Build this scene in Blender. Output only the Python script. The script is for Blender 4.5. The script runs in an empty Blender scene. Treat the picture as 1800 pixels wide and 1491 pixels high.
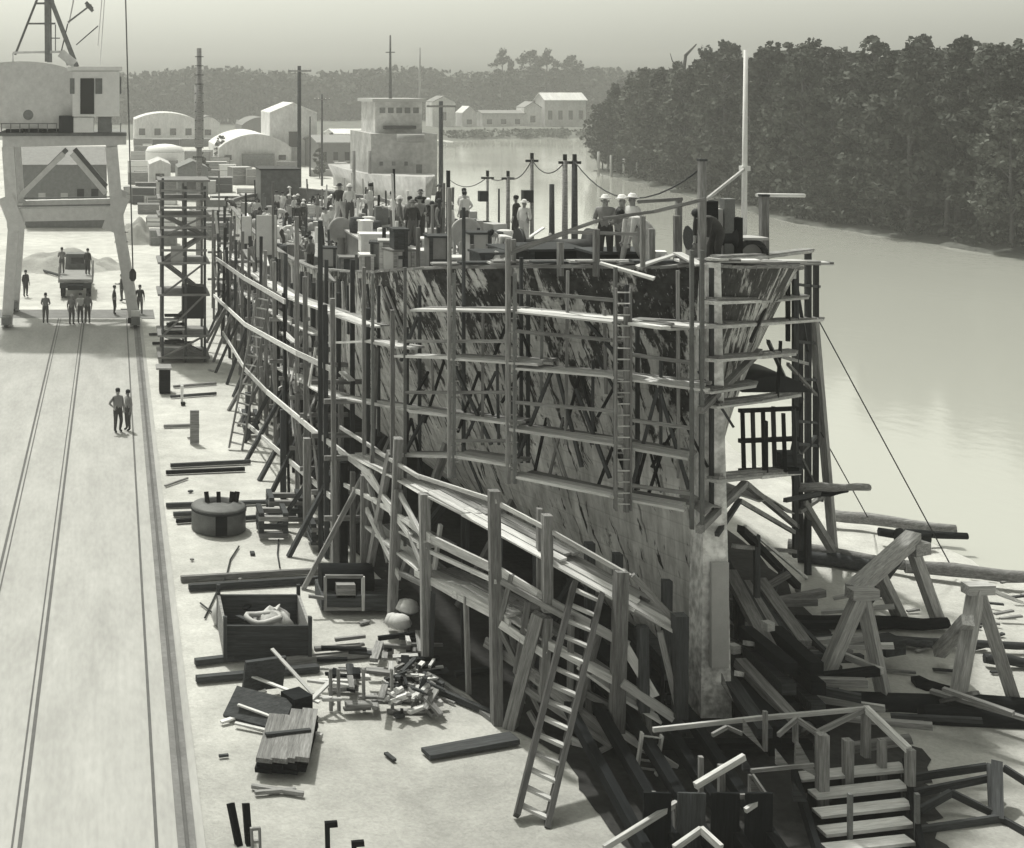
import bpy, bmesh, math, random
from mathutils import Vector, Matrix
random.seed(11)
C = bpy.context.scene.collection
SC = bpy.context.scene
# ------------------------------------------------------------------ camera, sky, sun
F = 2400.0; HX = 199.0; HY = 150.0; H = 14.0          # focal length and vanishing point in photo pixels, eye height
cam = bpy.data.cameras.new("camera"); camo = bpy.data.objects.new("camera", cam); C.objects.link(camo)
camo.location = (0, 0, H); camo.rotation_euler = (math.radians(90), 0, 0)
cam.sensor_width = 36; cam.lens = 36*F/1800
cam.shift_x = (900-HX)/1800; cam.shift_y = -(745.5-HY)/1800
cam.clip_end = 5000; cam.clip_start = .5
SC.camera = camo
SUN_DIR = Vector((-.16, .45, .90)).normalized()
w = bpy.data.worlds.new("World"); SC.world = w; w.use_nodes = True
nt = w.node_tree; nt.nodes.clear()
sky = nt.nodes.new('ShaderNodeTexSky'); sky.sky_type = 'NISHITA'; sky.sun_disc = False
sky.sun_elevation = math.asin(SUN_DIR.z); sky.sun_rotation = math.atan2(SUN_DIR.x, SUN_DIR.y)
sky.dust_density = 3.2; sky.air_density = 1.0; sky.ozone_density = 1.0
bw = nt.nodes.new('ShaderNodeRGBToBW'); tint = nt.nodes.new('ShaderNodeVectorMath'); tint.operation = 'MULTIPLY'
tint.inputs[1].default_value = (1.0, 1.012, .88)
bg = nt.nodes.new('ShaderNodeBackground'); bg.inputs['Strength'].default_value = .128
wo = nt.nodes.new('ShaderNodeOutputWorld')
nt.links.new(sky.outputs[0], bw.inputs[0]); nt.links.new(bw.outputs[0], tint.inputs[0])
nt.links.new(tint.outputs[0], bg.inputs['Color']); nt.links.new(bg.outputs[0], wo.inputs['Surface'])
sl = bpy.data.lights.new("sun", 'SUN'); sl.energy = 2.5; sl.angle = math.radians(2.5); sl.color = (1.0, .985, .90)
so = bpy.data.objects.new("sun", sl); C.objects.link(so); so.rotation_euler = SUN_DIR.to_track_quat('Z', 'Y').to_euler()
so.location = (-20, 40, 60)
vs = SC.view_settings; vs.view_transform = 'Standard'; vs.look = 'None'; vs.exposure = 0.50; vs.gamma = 1
SC.cycles.volume_bounces = 1; SC.cycles.max_bounces = 6; SC.cycles.transparent_max_bounces = 6

# ------------------------------------------------------------------ pixel -> place
def W(px, py, Y): return Vector(((px-HX)*Y/F, Y, H-(py-HY)*Y/F))
def G(px, py, z=0.0):
    Y = (H-z)*F/(py-HY); return Vector(((px-HX)*Y/F, Y, z))
def interp(t, x):
    if x <= t[0][0]: return t[0][1]
    for (a, va), (b, vb) in zip(t, t[1:]):
        if x <= b: return va+(vb-va)*(x-a)/(b-a)
    return t[-1][1]

# ------------------------------------------------------------------ materials
MATS = {}
def mat(name, g, rough=.85, var=.3, scale=3.0, stretch=(1, 1, 1), objvar=.25, bump=.15, tintc=(1, 1, 1), metal=0.0, fine=40.0, spec=.3, wood=False):
    if name in MATS: return MATS[name]
    m = bpy.data.materials.new(name); m.use_nodes = True; n = m.node_tree; b = n.nodes['Principled BSDF']
    b.inputs['Roughness'].default_value = rough; b.inputs['Metallic'].default_value = metal
    b.inputs['Specular IOR Level'].default_value = spec
    tc = n.nodes.new('ShaderNodeTexCoord'); mp = n.nodes.new('ShaderNodeMapping'); mp.inputs['Scale'].default_value = stretch
    if wood:
        at = n.nodes.new('ShaderNodeAttribute'); at.attribute_name = 'grain'; n.links.new(at.outputs['Vector'], mp.inputs[0]); mp.inputs['Scale'].default_value = (.5, 7, 7); fine = 9.0
    else: n.links.new(tc.outputs['Object'], mp.inputs[0])
    n1 = n.nodes.new('ShaderNodeTexNoise'); n1.inputs['Scale'].default_value = scale; n1.inputs['Detail'].default_value = 6; n1.inputs['Roughness'].default_value = .65
    n2 = n.nodes.new('ShaderNodeTexNoise'); n2.inputs['Scale'].default_value = fine; n2.inputs['Detail'].default_value = 3
    n.links.new(mp.outputs[0], n1.inputs[0]); n.links.new(mp.outputs[0], n2.inputs[0])
    mr = n.nodes.new('ShaderNodeMapRange'); mr.inputs['From Min'].default_value = .25; mr.inputs['From Max'].default_value = .75
    mr.inputs['To Min'].default_value = 1-var; mr.inputs['To Max'].default_value = 1+var
    n.links.new(n1.outputs['Fac'], mr.inputs[0])
    mr2 = n.nodes.new('ShaderNodeMapRange'); mr2.inputs['From Min'].default_value = .3; mr2.inputs['From Max'].default_value = .7
    mr2.inputs['To Min'].default_value = 1-var*.4; mr2.inputs['To Max'].default_value = 1+var*.4
    n.links.new(n2.outputs['Fac'], mr2.inputs[0])
    oi = n.nodes.new('ShaderNodeObjectInfo'); mr3 = n.nodes.new('ShaderNodeMapRange')
    mr3.inputs['To Min'].default_value = 1-objvar; mr3.inputs['To Max'].default_value = 1+objvar
    n.links.new(oi.outputs['Random'], mr3.inputs[0])
    def mul(a, bb):
        q = n.nodes.new('ShaderNodeMath'); q.operation = 'MULTIPLY'; n.links.new(a, q.inputs[0])
        if isinstance(bb, float): q.inputs[1].default_value = bb
        else: n.links.new(bb, q.inputs[1])
        return q.outputs[0]
    v = mul(mul(mul(mr.outputs[0], mr2.outputs[0]), mr3.outputs[0]), float(g))
    cc = n.nodes.new('ShaderNodeCombineColor')
    for i in range(3): n.links.new(mul(v, float(tintc[i])), cc.inputs[i])
    n.links.new(cc.outputs[0], b.inputs['Base Color'])
    if bump:
        bp = n.nodes.new('ShaderNodeBump'); bp.inputs['Strength'].default_value = bump; bp.inputs['Distance'].default_value = .05
        n.links.new(n2.outputs['Fac'], bp.inputs['Height']); n.links.new(bp.outputs[0], b.inputs['Normal'])
    MATS[name] = m; m['v'] = 1
    return m
WL = mat('pale_sawn_wood', .55, wood=True, spec=.15, var=.35, scale=2.5)
WM = mat('weathered_wood', .22, wood=True, spec=.15, var=.55, scale=2.5)
WD = mat('dark_shade_wood', .06, wood=True, rough=.95, spec=.12, var=.5, scale=2.5, tintc=(.95, 1, 1.05))  # dark timber, colour deepened for pieces standing in shadow
WK = mat('black_shade_wood', .012, wood=True, rough=.95, spec=.08, var=.5, scale=2, tintc=(.9, 1, 1.1))  # near-black timber; the deep shade under the bow is in its colour
STK = mat('dark_steel', .022, spec=.2, rough=.6, tintc=(.92, 1, 1.08))
STM = mat('grey_steel', .16, rough=.6, tintc=(.97, 1, 1.0))
PW = mat('white_paint', .74, rough=.6, var=.08, objvar=.08, bump=.03)
PG = mat('pale_grey_paint', .42, rough=.6, var=.12, objvar=.08, bump=.03)
PM = mat('mid_grey_paint', .22, rough=.6, var=.2, objvar=.1, bump=.05)
CANV = mat('pale_canvas', .5, var=.2, objvar=.1)
DARKC = mat('dark_cloth', .04, var=.3)
SKIN = mat('skin', .3, var=.1, bump=0)
SHW = mat('white_cloth', .62, var=.12, objvar=.1)
SHG = mat('grey_cloth', .2, var=.2)
TRG = mat('work_trousers', .09, var=.2)
GLASS = mat('dark_glass', .02, rough=.15, var=.1, bump=0, spec=.6)
ROOFG = mat('grey_roof', .2, var=.2)
LEAF = mat('dark_foliage', .078, spec=.1, var=.3, scale=.5, fine=3, objvar=.2, bump=0, tintc=(.96, 1.04, .92))
LEAF2 = mat('paler_foliage', .11, spec=.1, var=.3, scale=.5, fine=3, objvar=.3, bump=0, tintc=(.97, 1.03, .92))
BARK = mat('bark', .10, var=.4)
BARKP = mat('pale_bark', .17, var=.4)

# ------------------------------------------------------------------ mesh builder
class MB:
    def __init__(s): s.v = []; s.f = []; s.sm = []; s.g = {}
    def quad(s, a, b, c, d):
        k = len(s.v); s.v += [Vector(a), Vector(b), Vector(c), Vector(d)]; s.f.append((k, k+1, k+2, k+3)); s.sm.append(False); return s
    def poly(s, pts):
        k = len(s.v); s.v += [Vector(p) for p in pts]; s.f.append(tuple(range(k, k+len(pts)))); s.sm.append(False); return s
    def hexa(s, p):                       # 8 points: bottom 0-3, top 4-7
        k = len(s.v); s.v += [Vector(q) for q in p]
        for f in ((3, 2, 1, 0), (4, 5, 6, 7), (0, 1, 5, 4), (1, 2, 6, 5), (2, 3, 7, 6), (3, 0, 4, 7)):
            s.f.append(tuple(k+i for i in f)); s.sm.append(False)
        return s
    def box(s, c, d, rz=0.0, rx=0.0):
        M = Matrix.Rotation(rz, 3, 'Z') @ Matrix.Rotation(rx, 3, 'X'); c = Vector(c); h = Vector(d)/2
        pts = [c+M @ Vector((sx*h.x, sy*h.y, sz*h.z)) for sz in (-1, 1) for sx, sy in ((-1, -1), (1, -1), (1, 1), (-1, 1))]
        return s.hexa(pts)
    def bar(s, a, b, w, h=None, side=None, w2=None):
        h = h or w; a = Vector(a); b = Vector(b); d = (b-a)
        if d.length < 1e-6: return s
        d.normalize()
        if side is None:
            side = d.cross(Vector((0, 0, 1)))
            if side.length < .15: side = Vector((1, 0, 0)) - d*d.x
        side = Vector(side); side = (side-d*side.dot(d)).normalized(); up = side.cross(d)
        k = 1 if w2 is None else w2/w
        p = []; k0 = len(s.v); L = (b-a).length; o_ = random.uniform(0, 50); jt = min(.012, w*.07)
        for q, m, t in ((a, 1, 0), (b, k, L)):
            for sx, sy in ((-1, -1), (1, -1), (1, 1), (-1, 1)):
                s.g[len(p)+k0] = Vector((o_+t, o_+sx*w/2, sy*h/2))
                p.append(q+side*(sx*w*m/2+random.uniform(-jt, jt))+up*(sy*h*m/2+random.uniform(-jt, jt)))
        return s.hexa(p)
    def tube(s, pts, r, n=8, cap=True, r2=None):
        pts = [Vector(p) for p in pts]; k0 = len(s.v); m = len(pts)
        for i, p in enumerate(pts):
            d = (pts[min(i+1, m-1)]-pts[max(i-1, 0)]).normalized()
            a = d.cross(Vector((0, 0, 1)));
            if a.length < .1: a = Vector((1, 0, 0))
            a.normalize(); b = a.cross(d)
            rr = r[i] if isinstance(r, (list, tuple)) else (r if r2 is None else r+(r2-r)*i/max(1, m-1))
            for j in range(n):
                t = 2*math.pi*j/n; s.v.append(p+a*math.cos(t)*rr+b*math.sin(t)*rr)
        for i in range(m-1):
            for j in range(n):
                s.f.append((k0+i*n+j, k0+i*n+(j+1) % n, k0+(i+1)*n+(j+1) % n, k0+(i+1)*n+j)); s.sm.append(True)
        if cap:
            s.f.append(tuple(k0+j for j in range(n))[::-1]); s.sm.append(False)
            s.f.append(tuple(k0+(m-1)*n+j for j in range(n))); s.sm.append(False)
        return s
    def lathe(s, c, prof, n=16, axis='Z'):
        c = Vector(c); k0 = len(s.v); m = len(prof)
        for r, z in prof:
            for j in range(n):
                t = 2*math.pi*j/n
                p = Vector((r*math.cos(t), r*math.sin(t), z))
                if axis == 'Y': p = Vector((p.x, p.z, p.y))
                if axis == 'X': p = Vector((p.z, p.x, p.y))
                s.v.append(c+p)
        for i in range(m-1):
            for j in range(n):
                s.f.append((k0+i*n+j, k0+i*n+(j+1) % n, k0+(i+1)*n+(j+1) % n, k0+(i+1)*n+j)); s.sm.append(True)
        s.f.append(tuple(k0+j for j in range(n))[::-1]); s.sm.append(False)
        s.f.append(tuple(k0+(m-1)*n+j for j in range(n))); s.sm.append(False)
        return s
    def build(s, name, m, parent=None, local=False):
        me = bpy.data.meshes.new(name)
        off = Vector((0, 0, 0))
        if parent is not None and not local:
            p = parent
            while p is not None: off += p.location; p = p.parent
        me.from_pydata([tuple(v-off) for v in s.v], [], s.f)
        me.polygons.foreach_set('use_smooth', s.sm)
        ms = m if isinstance(m, (list, tuple)) else [m]
        for q in ms: me.materials.append(q)
        ga = me.attributes.new('grain', 'FLOAT_VECTOR', 'POINT'); buf = []
        for i, v in enumerate(s.v): buf += list(s.g.get(i, v))
        ga.data.foreach_set('vector', buf)
        me.update()
        o = bpy.data.objects.new(name, me); C.objects.link(o)
        if parent is not None: o.parent = parent
        return o
def root(name, label, cat, loc=(0, 0, 0), group=None, rz=0.0):
    o = bpy.data.objects.new(name, None); o.empty_display_size = .3; C.objects.link(o)
    o.location = Vector(loc); o.rotation_euler = (0, 0, rz); o['label'] = label; o['category'] = cat
    if group: o['group'] = group
    return o
def tag(o, label, cat, group=None):
    o['label'] = label; o['category'] = cat
    if group: o['group'] = group
    return o
def single(name, mb, m, label, cat, group=None):
    """one-mesh thing whose origin sits at its own base"""
    lo = Vector((min(v.x for v in mb.v), min(v.y for v in mb.v), min(v.z for v in mb.v)))
    hi = Vector((max(v.x for v in mb.v), max(v.y for v in mb.v), max(v.z for v in mb.v)))
    base = Vector(((lo.x+hi.x)/2, (lo.y+hi.y)/2, lo.z))
    for v in mb.v: v -= base
    o = mb.build(name, m); o.location = base
    return tag(o, label, cat, group)
def copy_tree(o, loc=None, label=None, rz=None, parent=None, scale=None):
    c = o.copy(); C.objects.link(c)
    if parent is not None: c.parent = parent
    if loc is not None: c.location = Vector(loc)
    if rz is not None: c.rotation_euler = (0, 0, rz)
    if scale is not None: c.scale = scale if isinstance(scale, tuple) else (scale,)*3
    if label: c['label'] = label
    for ch in list(o.children): copy_tree(ch, parent=c)
    return c
def bar(name, a, b, w, h, m, parent, side=None): return MB().bar(a, b, w, h, side).build(name, m, parent)
def struct(name, mb, m):
    o = mb.build(name, m); o['kind'] = 'structure'; return o

# ------------------------------------------------------------------ ground, dock, water
def ground_material():
    m = bpy.data.materials.new('pale_sand'); m.use_nodes = True; n = m.node_tree; b = n.nodes['Principled BSDF']
    b.inputs['Roughness'].default_value = .95; b.inputs['Specular IOR Level'].default_value = .1
    tc = n.nodes.new('ShaderNodeTexCoord')
    def noise(sc, det=6, ro=.6):
        q = n.nodes.new('ShaderNodeTexNoise'); q.inputs['Scale'].default_value = sc; q.inputs['Detail'].default_value = det
        q.inputs['Roughness'].default_value = ro; n.links.new(tc.outputs['Object'], q.inputs[0]); return q.outputs['Fac']
    def rng(a, f0, f1, t0, t1):
        q = n.nodes.new('ShaderNodeMapRange'); n.links.new(a, q.inputs[0])
        for i, v in enumerate((f0, f1, t0, t1)): q.inputs[i+1].default_value = v
        return q.outputs[0]
    def mul(a, bb):
        q = n.nodes.new('ShaderNodeMath'); q.operation = 'MULTIPLY'; n.links.new(a, q.inputs[0]); n.links.new(bb, q.inputs[1]); return q.outputs[0]
    big = rng(noise(.11, 5), .38, .62, .86, 1.06); mid = rng(noise(.9), .35, .7, .82, 1.08); fin = rng(noise(14, 4), .3, .7, .88, 1.1)
    # sand darker toward the camera, with a noisy edge
    sep = n.nodes.new('ShaderNodeSeparateXYZ'); n.links.new(tc.outputs['Object'], sep.inputs[0])
    add = n.nodes.new('ShaderNodeMath'); add.operation = 'MULTIPLY_ADD'
    n.links.new(noise(.35, 5), add.inputs[0]); add.inputs[1].default_value = 9.0; n.links.new(sep.outputs['Y'], add.inputs[2])
    near_dark = rng(add.outputs[0], 29.5, 36.5, .66, 1.0)
    v = mul(mul(big, mid), mul(fin, near_dark))
    sc = n.nodes.new('ShaderNodeVectorMath'); sc.operation = 'SCALE'; sc.inputs[0].default_value = (.56, .56, .54)
    n.links.new(v, sc.inputs['Scale']); n.links.new(sc.outputs[0], b.inputs['Base Color'])
    bp = n.nodes.new('ShaderNodeBump'); bp.inputs['Strength'].default_value = .6; bp.inputs['Distance'].default_value = .12
    n.links.new(noise(3.5, 8, .7), bp.inputs['Height']); n.links.new(bp.outputs[0], b.inputs['Normal'])
    return m
SAND = ground_material()
# river outline (X, Y): near bank past the ship, out to the far shore, back down the wooded bank
SHORE = [(60, 20), (40, 27), (30, 35), (25.6, 40), (24.2, 46), (24, 55), (26, 70), (28, 85), (30, 105), (33, 140), (40, 205), (62, 290), (88, 352), (100, 366), (150, 376), (175, 372),
         (150, 330), (112, 280), (82, 232), (80, 222), (77, 190), (73.5, 160), (72, 143), (74.5, 128), (76, 112), (95, 95), (160, 70), (300, 40), (300, 20)]
def in_river(x, y):
    c = False; n = len(SHORE)
    for i in range(n):
        x1, y1 = SHORE[i]; x2, y2 = SHORE[i-1]
        if (y1 > y) != (y2 > y) and x < (x2-x1)*(y-y1)/(y2-y1)+x1: c = not c
    return c
def dist_shore(x, y):
    best = 1e9; n = len(SHORE)
    for i in range(n):
        ax, ay = SHORE[i]; bx, by = SHORE[i-1]; dx, dy = bx-ax, by-ay
        t = max(0, min(1, ((x-ax)*dx+(y-ay)*dy)/(dx*dx+dy*dy))); d = math.hypot(x-ax-t*dx, y-ay-t*dy)
        best = min(best, d)
    return best
gm = MB()
xs = [-240, -180, -120, -60, -40, -25]+[-15+i*1.5 for i in range(86)]+[118+i*8 for i in range(12)]+[230, 270, 320, 380, 440, 480]
ys = [-50, -20, 0]+[10+i*1.5 for i in range(90)]+[146+i*6 for i in range(45)]+[430, 470, 510, 555]
rnd = random.Random(3)
for y in ys:
    for x in xs:
        r = in_river(x, y); d = dist_shore(x, y)
        z = 0.0
        if r: z = -min(d*.45, 2.5)-.02
        elif x > 22: z = -.25*max(0, 1-d/6)+rnd.uniform(-.05, .05)*(1 if y < 60 else 3)
        if x > 60 and not r: z += min(1.2, d*.06)
        if x < 2: z = 0 if y < 82 else z
        gm.v.append(Vector((x, y, z-.03)))
nx = len(xs)
for j in range(len(ys)-1):
    for i in range(nx-1):
        gm.f.append((j*nx+i, j*nx+i+1, (j+1)*nx+i+1, (j+1)*nx+i)); gm.sm.append(True)
FLOOR = mat('leaf_litter', .10, var=.4, scale=.3, fine=2, objvar=0, tintc=(.98, 1.02, .93))
go = struct('ground', gm, SAND); go.data.materials.append(FLOOR)
for p in go.data.polygons:
    c = p.center
    if (c.x > 60 and c.y < 345 and (not in_river(c.x, c.y) or (c.x > 68 and dist_shore(c.x, c.y) < 3.5))) or c.y > 352: p.material_index = 1

def water_material():
    m = bpy.data.materials.new('river_water'); m.use_nodes = True; n = m.node_tree; b = n.nodes['Principled BSDF']
    b.inputs['Base Color'].default_value = (.42, .425, .395, 1); b.inputs['Roughness'].default_value = .12; b.inputs['IOR'].default_value = 1.33
    b.inputs['Specular IOR Level'].default_value = .6
    tc = n.nodes.new('ShaderNodeTexCoord'); mp = n.nodes.new('ShaderNodeMapping'); mp.inputs['Scale'].default_value = (1, .7, 1)
    n.links.new(tc.outputs['Object'], mp.inputs[0])
    a = n.nodes.new('ShaderNodeTexNoise'); a.inputs['Scale'].default_value = 1.6; a.inputs['Detail'].default_value = 5
    bb = n.nodes.new('ShaderNodeTexNoise'); bb.inputs['Scale'].default_value = .05; bb.inputs['Detail'].default_value = 3
    n.links.new(mp.outputs[0], a.inputs[0]); n.links.new(mp.outputs[0], bb.inputs[0])
    r = n.nodes.new('ShaderNodeMapRange'); r.inputs[1].default_value = .42; r.inputs[2].default_value = .62; r.inputs[3].default_value = .1; r.inputs[4].default_value = .9
    n.links.new(bb.outputs['Fac'], r.inputs[0])
    mu = n.nodes.new('ShaderNodeMath'); mu.operation = 'MULTIPLY'; n.links.new(a.outputs['Fac'], mu.inputs[0]); n.links.new(r.outputs[0], mu.inputs[1])
    bp = n.nodes.new('ShaderNodeBump'); bp.inputs['Strength'].default_value = .22; bp.inputs['Distance'].default_value = .10
    n.links.new(mu.outputs[0], bp.inputs['Height']); n.links.new(bp.outputs[0], b.inputs['Normal'])
    r2 = n.nodes.new('ShaderNodeMapRange'); r2.inputs[3].default_value = .03; r2.inputs[4].default_value = .14
    n.links.new(bb.outputs['Fac'], r2.inputs[0]); n.links.new(r2.outputs[0], b.inputs['Roughness'])
    return m
wm_ = MB().quad((20, 15, -.42), (320, 15, -.42), (320, 420, -.42), (20, 420, -.42))
struct('water', wm_, water_material())

DOCK = mat('dock_concrete', .36, var=.17, scale=1.1, fine=9, stretch=(1, .22, 1), objvar=.0, bump=.1, tintc=(1, 1, .98))
DOCKD = mat('dark_strip_concrete', .17, var=.3, scale=1.2, fine=12, objvar=0, bump=.2)
GROOVE = mat('rail_steel', .07, rough=.5, var=.3, objvar=0)
GSHADE = mat('shaded_ground', .035, rough=.95, spec=.1, var=.5, scale=.7, fine=6, objvar=0, bump=.4)  # near-black ground colour for the shade of hull and bow
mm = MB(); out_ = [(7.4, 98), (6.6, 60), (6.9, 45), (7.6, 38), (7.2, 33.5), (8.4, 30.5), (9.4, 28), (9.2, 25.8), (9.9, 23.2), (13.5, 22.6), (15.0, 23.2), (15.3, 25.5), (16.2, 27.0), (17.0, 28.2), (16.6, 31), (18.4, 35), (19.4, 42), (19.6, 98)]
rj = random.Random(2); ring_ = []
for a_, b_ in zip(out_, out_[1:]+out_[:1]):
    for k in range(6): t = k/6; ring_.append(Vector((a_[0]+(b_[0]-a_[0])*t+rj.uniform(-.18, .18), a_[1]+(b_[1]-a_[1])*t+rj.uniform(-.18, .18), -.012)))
mm.poly(ring_[::-1]); struct('hull_shade', mm, GSHADE)  # dark sheet laid as painted shade under the hull and before the bow
struct('dock_pavement', MB().box((-14.6, 45, -.05), (32.6, 74, .12)), DOCK)          # X -31..2.5, top 0.01
struct('dock_end_strip', MB().box((-14.2, 83.6, -.05), (33.4, 3.2, .10)), DOCKD)  # darker concrete strip across the far end of the dock
dk = MB().box((1.36, 45, .02), (.34, 74, .05)); struct('dock_kerb_strip', dk, DOCKD)
for k, (x, wd) in enumerate(((-3.28, .06), (-1.72, .06), (.80, .05), (-1.86, .03), (-3.14, .03))):
    struct('track_rail', MB().box((x, 45, .016), (wd*1.3, 74, .012+.001*k)), GROOVE)
rl = MB().box((1.36, 45, .06), (.07, 74, .05)).box((1.36, 45, .095), (.04, 74, .03)); struct('crane_rail', rl, GROOVE)

# ------------------------------------------------------------------ the ship hull
SY = 30.3; CX = 13.2; BM = 5.55; END = 98.0
SHEER = [(30, 10.05), (31, 9.85), (33, 9.6), (36, 9.15), (40, 8.5), (45, 7.85), (52, 7.0), (60, 6.45), (70, 6.1), (79, 5.95), (90, 6.2), (98, 6.6)]
def deck_z(Y): return interp(SHEER, Y)
def hb(Y, z):                                      # half-breadth of the hull
    top = deck_z(Y); t = max(0, min(1, (z-.9)/(top-.9))); s = Y-SY
    L = 27+(9.5-27)*(t**.85); ex = 1.5+.75*t
    e = 1-(1-min(1, s/L))**ex if s < L else 1.0
    e2 = 1.0; q = END-Y; LS = 22+(8-22)*t
    if q < LS: e2 = (1-(1-max(0, q)/LS)**1.8)*(1 if t > .1 else .9)
    bil = min(1, ((z-.9)/2.0+.002))**.45 if z < 2.9 else 1.0
    if s < L: bil = 1-(1-bil)*min(1, .25+s/L)
    return max(.12, BM*e*e2*bil)
def hull_material():
    m = bpy.data.materials.new('patched_hull_plating'); m.use_nodes = True; n = m.node_tree; b = n.nodes['Principled BSDF']
    b.inputs['Roughness'].default_value = .75; b.inputs['Specular IOR Level'].default_value = .25
    tc = n.nodes.new('ShaderNodeTexCoord')
    def noise(vec, sc, det=5, ro=.6):
        q = n.nodes.new('ShaderNodeTexNoise'); q.inputs['Scale'].default_value = sc; q.inputs['Detail'].default_value = det; q.inputs['Roughness'].default_value = ro
        n.links.new(vec, q.inputs[0]); return q.outputs['Fac']
    def rng(a, f0, f1, t0, t1):
        q = n.nodes.new('ShaderNodeMapRange'); n.links.new(a, q.inputs[0])
        for i, v in enumerate((f0, f1, t0, t1)): q.inputs[i+1].default_value = v
        return q.outputs[0]
    def mt(op, a, bb):
        q = n.nodes.new('ShaderNodeMath'); q.operation = op
        for i, k in enumerate((a, bb)):
            if isinstance(k, (int, float)): q.inputs[i].default_value = k
            else: n.links.new(k, q.inputs[i])
        return q.outputs[0]
    sep = n.nodes.new('ShaderNodeSeparateXYZ'); n.links.new(tc.outputs['Object'], sep.inputs[0])
    # diagonal run of the dark streaks: coordinate across them / along them
    girth = mt('SUBTRACT', mt('MULTIPLY', mt('ABSOLUTE', sep.outputs['X'], 0.0), -1.0), mt('MULTIPLY', sep.outputs['Y'], .8))
    wob = mt('MULTIPLY', noise(tc.outputs['Object'], .9, 3), .5)
    across = mt('ADD', mt('ADD', girth, wob), mt('MULTIPLY', sep.outputs['Z'], .36)); along = mt('SUBTRACT', sep.outputs['Z'], mt('MULTIPLY', girth, .36))
    def cvec(a, b): q = n.nodes.new('ShaderNodeCombineXYZ'); n.links.new(mt('MULTIPLY', across, a), q.inputs[0]); n.links.new(mt('MULTIPLY', along, b), q.inputs[1]); return q.outputs[0]
    hgt = rng(sep.outputs['Z'], 2.6, 8.4, -.17, .035)
    streak = noise(cvec(4.2, .62), 1.0, 4, .65); patch = noise(cvec(.9, .5), 1.0, 6, .7); speck = noise(cvec(11, 6), 1.0, 2, .5)
    d1 = rng(mt('ADD', patch, hgt), .465, .515, 0, 1)
    d2 = mt('MULTIPLY', rng(mt('ADD', streak, mt('MULTIPLY', hgt, .5)), .515, .545, 0, 1), rng(noise(cvec(.8, .9), 1.7, 3), .34, .44, 0, 1))
    chips = rng(speck, .66, .72, 1, .45)
    d = mt('MULTIPLY', mt('MAXIMUM', d1, d2), chips)
    seam = n.nodes.new('ShaderNodeTexWave'); seam.wave_type = 'BANDS'; seam.bands_direction = 'X'; seam.inputs['Scale'].default_value = .55; seam.inputs['Distortion'].default_value = 2.0
    n.links.new(cvec(1, .3), seam.inputs[0]); sm = rng(mt('MULTIPLY', seam.outputs['Fac'], rng(noise(cvec(.9, .5), 1.3, 3), .42, .55, .7, 1)), .93, .99, 1, .45)
    base = mt('MULTIPLY', rng(noise(tc.outputs['Object'], 1.1, 7, .7), .3, .7, .52, .86), rng(noise(cvec(3, .4), 1.0, 4), .3, .7, .82, 1.12))
    dk = rng(noise(tc.outputs['Object'], 5, 6), .35, .7, .012, .06)
    st = n.nodes.new('ShaderNodeTexWave'); st.wave_type = 'BANDS'; st.bands_direction = 'Z'; st.inputs['Scale'].default_value = .75; st.inputs['Distortion'].default_value = 1.2; st.inputs['Detail Scale'].default_value = .3
    n.links.new(tc.outputs['Object'], st.inputs[0]); sm = mt('MULTIPLY', sm, rng(st.outputs['Fac'], .97, 1.0, 1, .85))
    drip = n.nodes.new('ShaderNodeMapping'); drip.inputs['Scale'].default_value = (2.6, 2.6, .22); n.links.new(tc.outputs['Object'], drip.inputs[0])
    base = mt('MULTIPLY', base, rng(noise(drip.outputs[0], 1.6, 5, .7), .38, .66, 1.1, .62))
    mx = n.nodes.new('ShaderNodeMix'); mx.data_type = 'FLOAT'; n.links.new(d, mx.inputs[0]); n.links.new(base, mx.inputs[2]); n.links.new(dk, mx.inputs[3])
    v = mt('MULTIPLY', mx.outputs[0], sm)
    cc = n.nodes.new('ShaderNodeCombineColor')
    n.links.new(v, cc.inputs[0]); n.links.new(v, cc.inputs[1]); n.links.new(mt('MULTIPLY', v, .99), cc.inputs[2])
    n.links.new(cc.outputs[0], b.inputs['Base Color'])
    bp = n.nodes.new('ShaderNodeBump'); bp.inputs['Strength'].default_value = .5; bp.inputs['Distance'].default_value = .05
    n.links.new(sm, bp.inputs['Height']); n.links.new(bp.outputs[0], b.inputs['Normal'])
    return m
HULLM = hull_material()
ship = root('ship_hull', 'large unfinished ship hull with patchy plating, wrapped in timber staging', 'ship', (CX, SY, .9))
def yst():
    a = [SY+.02+.12*i for i in range(10)]+[SY+1.3+i*.45 for i in range(20)]+[SY+10.5+i*1.5 for i in range(38)]
    return [y for y in a if y < END]+[END]
YS = yst(); NZ = 22
for sgn in (-1, 1):
    mb = MB()
    for Y in YS:
        for k in range(NZ+1):
            z = .9+(deck_z(Y)-.9)*k/NZ
            mb.v.append(Vector((CX+sgn*hb(Y, z), Y, z)))
        mb.v.append(Vector((CX+sgn*.1, Y, .86)))
    n_ = NZ+2
    for j in range(len(YS)-1):
        for k in range(NZ): mb.f.append((j*n_+k, j*n_+k+1, (j+1)*n_+k+1, (j+1)*n_+k)); mb.sm.append(True)
        mb.f.append((j*n_+NZ+1, j*n_, (j+1)*n_, (j+1)*n_+NZ+1)); mb.sm.append(False)
    mb.build('hull_side', HULLM, ship)
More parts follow.
